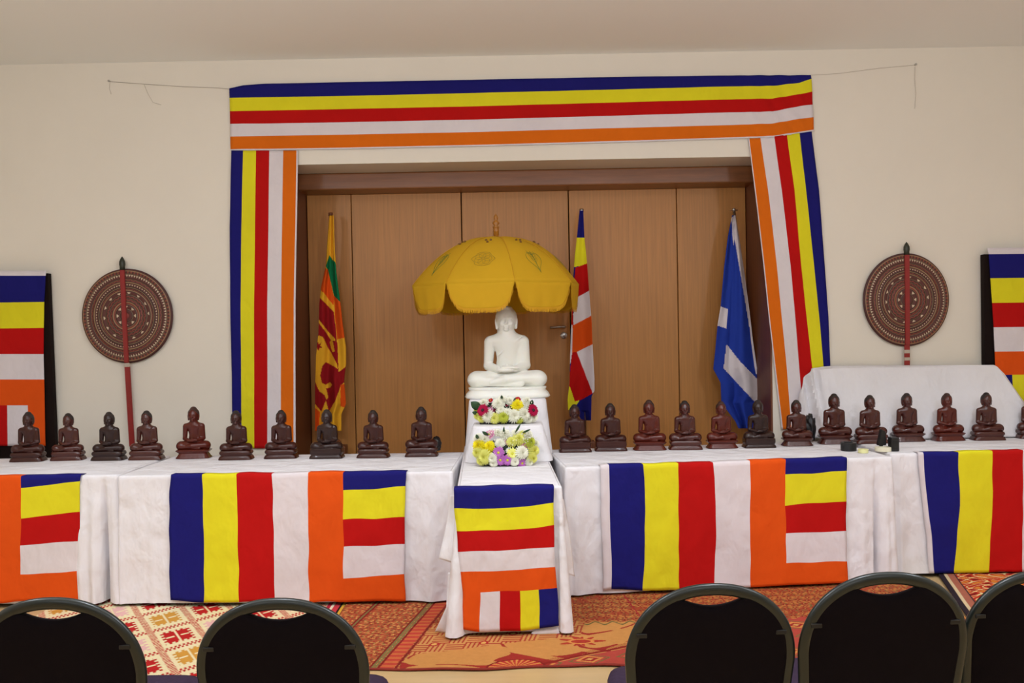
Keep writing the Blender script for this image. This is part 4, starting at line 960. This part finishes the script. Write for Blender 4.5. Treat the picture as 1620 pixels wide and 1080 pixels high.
arrangement('lower flower arrangement in a black tray on the centre table, yellow white and purple blooms', fY.x, fY.y + .10, TZ + .0075, .135, .075,
    [(255, 812, 46, 'mum', 'y'), (308, 818, 38, 'mum', 'y'), (285, 872, 46, 'mum', 'py'), (243, 850, 36, 'mum', 'py'), (325, 880, 34, 'mum', 'w'), (356, 850, 36, 'daisy', 'p'), (366, 890, 34, 'daisy', 'p'), (406, 890, 34, 'daisy', 'p'), (487, 908, 32, 'daisy', 'p'),
     (432, 855, 34, 'daisy', 'py'), (482, 850, 42, 'mum', 'w'), (365, 800, 34, 'mum', 'w'), (465, 778, 42, 'mum', 'py'), (305, 748, 34, 'daisy', 'pk'), (250, 775, 38, 'mum', 'w'), (390, 752, 36, 'mum', 'w'), (428, 792, 34, 'mum', 'py'), (500, 812, 24, 'daisy', 'pk'),
     (402, 788, 22, 'daisy', 'pk'), (545, 838, 40, 'mum', 'py'), (528, 795, 38, 'mum', 'g'), (518, 755, 34, 'mum', 'w'), (540, 880, 34, 'mum', 'py'), (350, 742, 24, 'mum', 'w'), (450, 745, 28, 'mum', 'w'), (415, 835, 22, 'daisy', 'w'), (262, 892, 32, 'mum', 'py'), (330, 905, 28, 'mum', 'w'), (445, 898, 30, 'mum', 'w'), (525, 900, 28, 'mum', 'w'), (285, 780, 30, 'mum', 'w'), (560, 800, 26, 'mum', 'w'), (490, 750, 28, 'mum', 'py')],
    [(385, 745, 386, 700, .006), (450, 735, 482, 682, .006), (490, 735, 538, 715, .006), (300, 750, 262, 728, .01), (360, 890, 350, 922, .012), (240, 770, 228, 745, .01), (430, 890, 440, 920, .012)],
    [(390, 745, 50, 22, 60), (520, 760, 30, 28, 50), (400, 820, 30, 20, 40), (345, 730, 30, 12, 25)], .155)
uf = at(797, 668, 5.60)
arrangement('upper flower arrangement on the stand step, magenta gerberas among white and yellow blooms', uf.x, 5.60, STEP + .001, .15, .07,
    [(268, 608, 32, 'gerbera', 'm'), (550, 608, 32, 'gerbera', 'm'), (466, 546, 15, 'daisy', 'r'), (311, 552, 13, 'daisy', 'r'), (330, 598, 22, 'daisy', 'd'), (410, 590, 18, 'daisy', 'd'), (300, 640, 36, 'mum', 'w'), (355, 578, 34, 'mum', 'w'), (440, 640, 36, 'mum', 'w'),
     (492, 632, 38, 'mum', 'w'), (458, 586, 34, 'mum', 'y'), (385, 645, 32, 'mum', 'g'), (335, 652, 30, 'mum', 'py'), (262, 652, 24, 'mum', 'py'), (520, 590, 28, 'mum', 'w'), (275, 572, 26, 'mum', 'w'), (378, 555, 26, 'mum', 'w'), (512, 560, 24, 'mum', 'w'),
     (420, 560, 24, 'mum', 'w'), (235, 605, 18, 'mum', 'py'), (545, 645, 28, 'mum', 'w'), (305, 610, 22, 'daisy', 'pk'), (370, 612, 26, 'mum', 'w'), (470, 655, 26, 'mum', 'g'), (240, 640, 22, 'mum', 'py'), (405, 625, 26, 'mum', 'w'), (520, 655, 26, 'mum', 'w'), (250, 580, 22, 'mum', 'w')],
    [(255, 600, 198, 560, .026), (240, 625, 205, 618, .012), (540, 580, 548, 548, .012), (375, 545, 372, 522, .008), (440, 560, 452, 535, .006)],
    [(380, 560, 50, 18, 60), (400, 610, 50, 20, 60), (520, 575, 20, 15, 25)], .14, .012)

# ------------------------------------------------------------------ banquet chairs, backs to the viewer
def make_chair():
    r = thing('banquet_chair', 'x', 'chair', group='banquet chairs in the front row')
    W2 = .205; top = .895; cz = .70      # half width, crown height, where the arch begins
    lean = lambda z: -.20 * (z - .45) - .02     # backrest leans towards the viewer
    def arch(t, k=0):      # t 0..1 from left foot of the back over the crown
        n = 40; 
        if t < .25: z = .42 + (cz - .42) * t / .25; x = -W2 * (.90 + .10 * (z - .42) / (cz - .42))
        elif t > .75: z = .42 + (cz - .42) * (1 - t) / .25; x = W2 * (.90 + .10 * (z - .42) / (cz - .42))
        else:
            a = PI - PI * (t - .25) / .5; x = W2 * math.copysign(abs(math.cos(a)) ** .92, math.cos(a)); z = cz + (top - cz) * math.sin(a) ** .95
        return Vector((x, lean(z), z))
    P = [arch(i / 80) for i in range(81)]
    bm = bmesh.new(); seg = 12; rings = []
    for i, p in enumerate(P):
        t = (P[min(i + 1, 80)] - P[max(i - 1, 0)]).normalized(); s = t.cross(Vector((0, 1, .2)).normalized()).normalized(); d = t.cross(s).normalized()
        rings.append([bm.verts.new(p + s * .0165 * math.cos(2 * PI * k / seg) + d * .012 * math.sin(2 * PI * k / seg)) for k in range(seg)])
    for i in range(80):
        for k in range(seg): bm.faces.new((rings[i][k], rings[i][(k + 1) % seg], rings[i + 1][(k + 1) % seg], rings[i + 1][k]))
    bm.faces.new(rings[0]); bm.faces.new(rings[-1]); obj('back_frame', bm, M_frame, r, True)
    # upholstered back with a dipped top leaving a hand hole under the crown
    bm = bmesh.new(); nx, nz = 60, 24; G = {}
    def half(z):
        if z < cz: return W2 * (.90 + .10 * (z - .42) / (cz - .42)) - .013
        q = min(1, (z - cz) / (top - cz)); s_ = q ** (1 / .95); return max(0, W2 * (max(0, 1 - s_ * s_)) ** .46 - .013)
    for side in (0, 1):
        for i in range(nx + 1):
            u = -1 + 2 * i / nx
            # top line: follows the frame at the sides, dips in the middle
            xx = u * (W2 - .008)
            a_ = math.acos(max(-1, min(1, (abs(xx) / W2) ** (1 / .92)))); ztop = cz + (top - .006 - cz) * math.sin(a_) ** .95
            if abs(xx) < .096: ztop = min(ztop, .848 + .026 * (xx / .088) ** 2)
            for j in range(nz + 1):
                v = j / nz; z = .47 + (ztop - .47) * v; x = u * min(W2 - .008, half(min(z, cz)) + .006)
                puff = .018 * (1 - abs(u) ** 4) * (1 - abs(2 * v - 1) ** 6)
                y = lean(z) + (-.010 - puff * .6 if side == 0 else .012 + puff)
                G[side, i, j] = bm.verts.new((x, y, z))
    for side in (0, 1):
        for i in range(nx):
            for j in range(nz): bm.faces.new((G[side, i, j], G[side, i + 1, j], G[side, i + 1, j + 1], G[side, i, j + 1]))
    for i in range(nx):
        for j in (0, nz): bm.faces.new((G[0, i, j], G[0, i + 1, j], G[1, i + 1, j], G[1, i, j]))
    for j in range(nz):
        for i in (0, nx): bm.faces.new((G[0, i, j], G[0, i, j + 1], G[1, i, j + 1], G[1, i, j]))
    obj('backrest', bm, M_up, r, True)
    for s in (-1, 1):      # small plastic clips where the panel meets the frame
        bm = bmesh.new(); z = .775; x = s * (W2 * .875); box(bm, (x - .016, lean(z) - .016, z - .006), (x + .012, lean(z) - .004, z + .006), .002); obj('clip', bm, M_black, r)
    # seat
    bm = bmesh.new(); rings = []
    prof_ = [(.90, .425), (.985, .43), (1.0, .445), (1.0, .47), (.97, .487), (.85, .495), (.5, .50)]
    for k_, z in prof_:
        rg = []
        for i in range(56):
            a = 2 * PI * i / 56; q = rsq(a, 0, 5, 1); rg.append(bm.verts.new((q[0] * .213 * k_, .245 + q[1] * .225 * k_, z)))
        rings.append(rg)
    for i in range(len(rings) - 1):
        for k in range(56): bm.faces.new((rings[i][k], rings[i][(k + 1) % 56], rings[i + 1][(k + 1) % 56], rings[i + 1][k]))
    bm.faces.new(rings[0][::-1]); bm.faces.new(rings[-1]); tag(obj('seat', bm, M_seat, r, True), 'purple padded seat')
    for x in (-1, 1):
        bm = bmesh.new(); tube(bm, [(x * .175, .40, .43), (x * .19, .46, .0)], .012, 12); obj('leg', bm, M_frame, r, True)
        bm = bmesh.new(); tube(bm, [(x * W2 * .90, lean(.43), .43), (x * .19, -.06, .0)], .012, 12); obj('leg', bm, M_frame, r, True)
        bm = bmesh.new(); tube(bm, [(x * W2 * .9, lean(.43), .43), (x * .18, .40, .42)], .010, 10); obj('seat_rail', bm, M_frame, r, True)
    return r
ch = make_chair()
spots = [(82, 947, 2.30, 0, 'black backed purple banquet chair leftmost in the front row, cut by the left edge'), (440, 948, 2.30, 0, 'second banquet chair from the left, in front of the cream lattice rug'), (1125, 925, 2.32, .03, 'banquet chair just right of the picture centre, a gap to its left'),
         (1402, 907, 2.32, .03, 'second banquet chair from the right, between two others'), (1654, 902, 2.5, .03, 'rightmost banquet chair, mostly cut off by the right edge')]
for i, (x, y, Y, rz, lab) in enumerate(spots):
    o = ch if i == 0 else copy_tree(ch); p = at(x, y, Y); o.location = (p.x, Y + .105, 0); o.rotation_euler.z = rz; o['label'] = lab
    k = (p.z) / .905; o.scale = (1, 1, k)
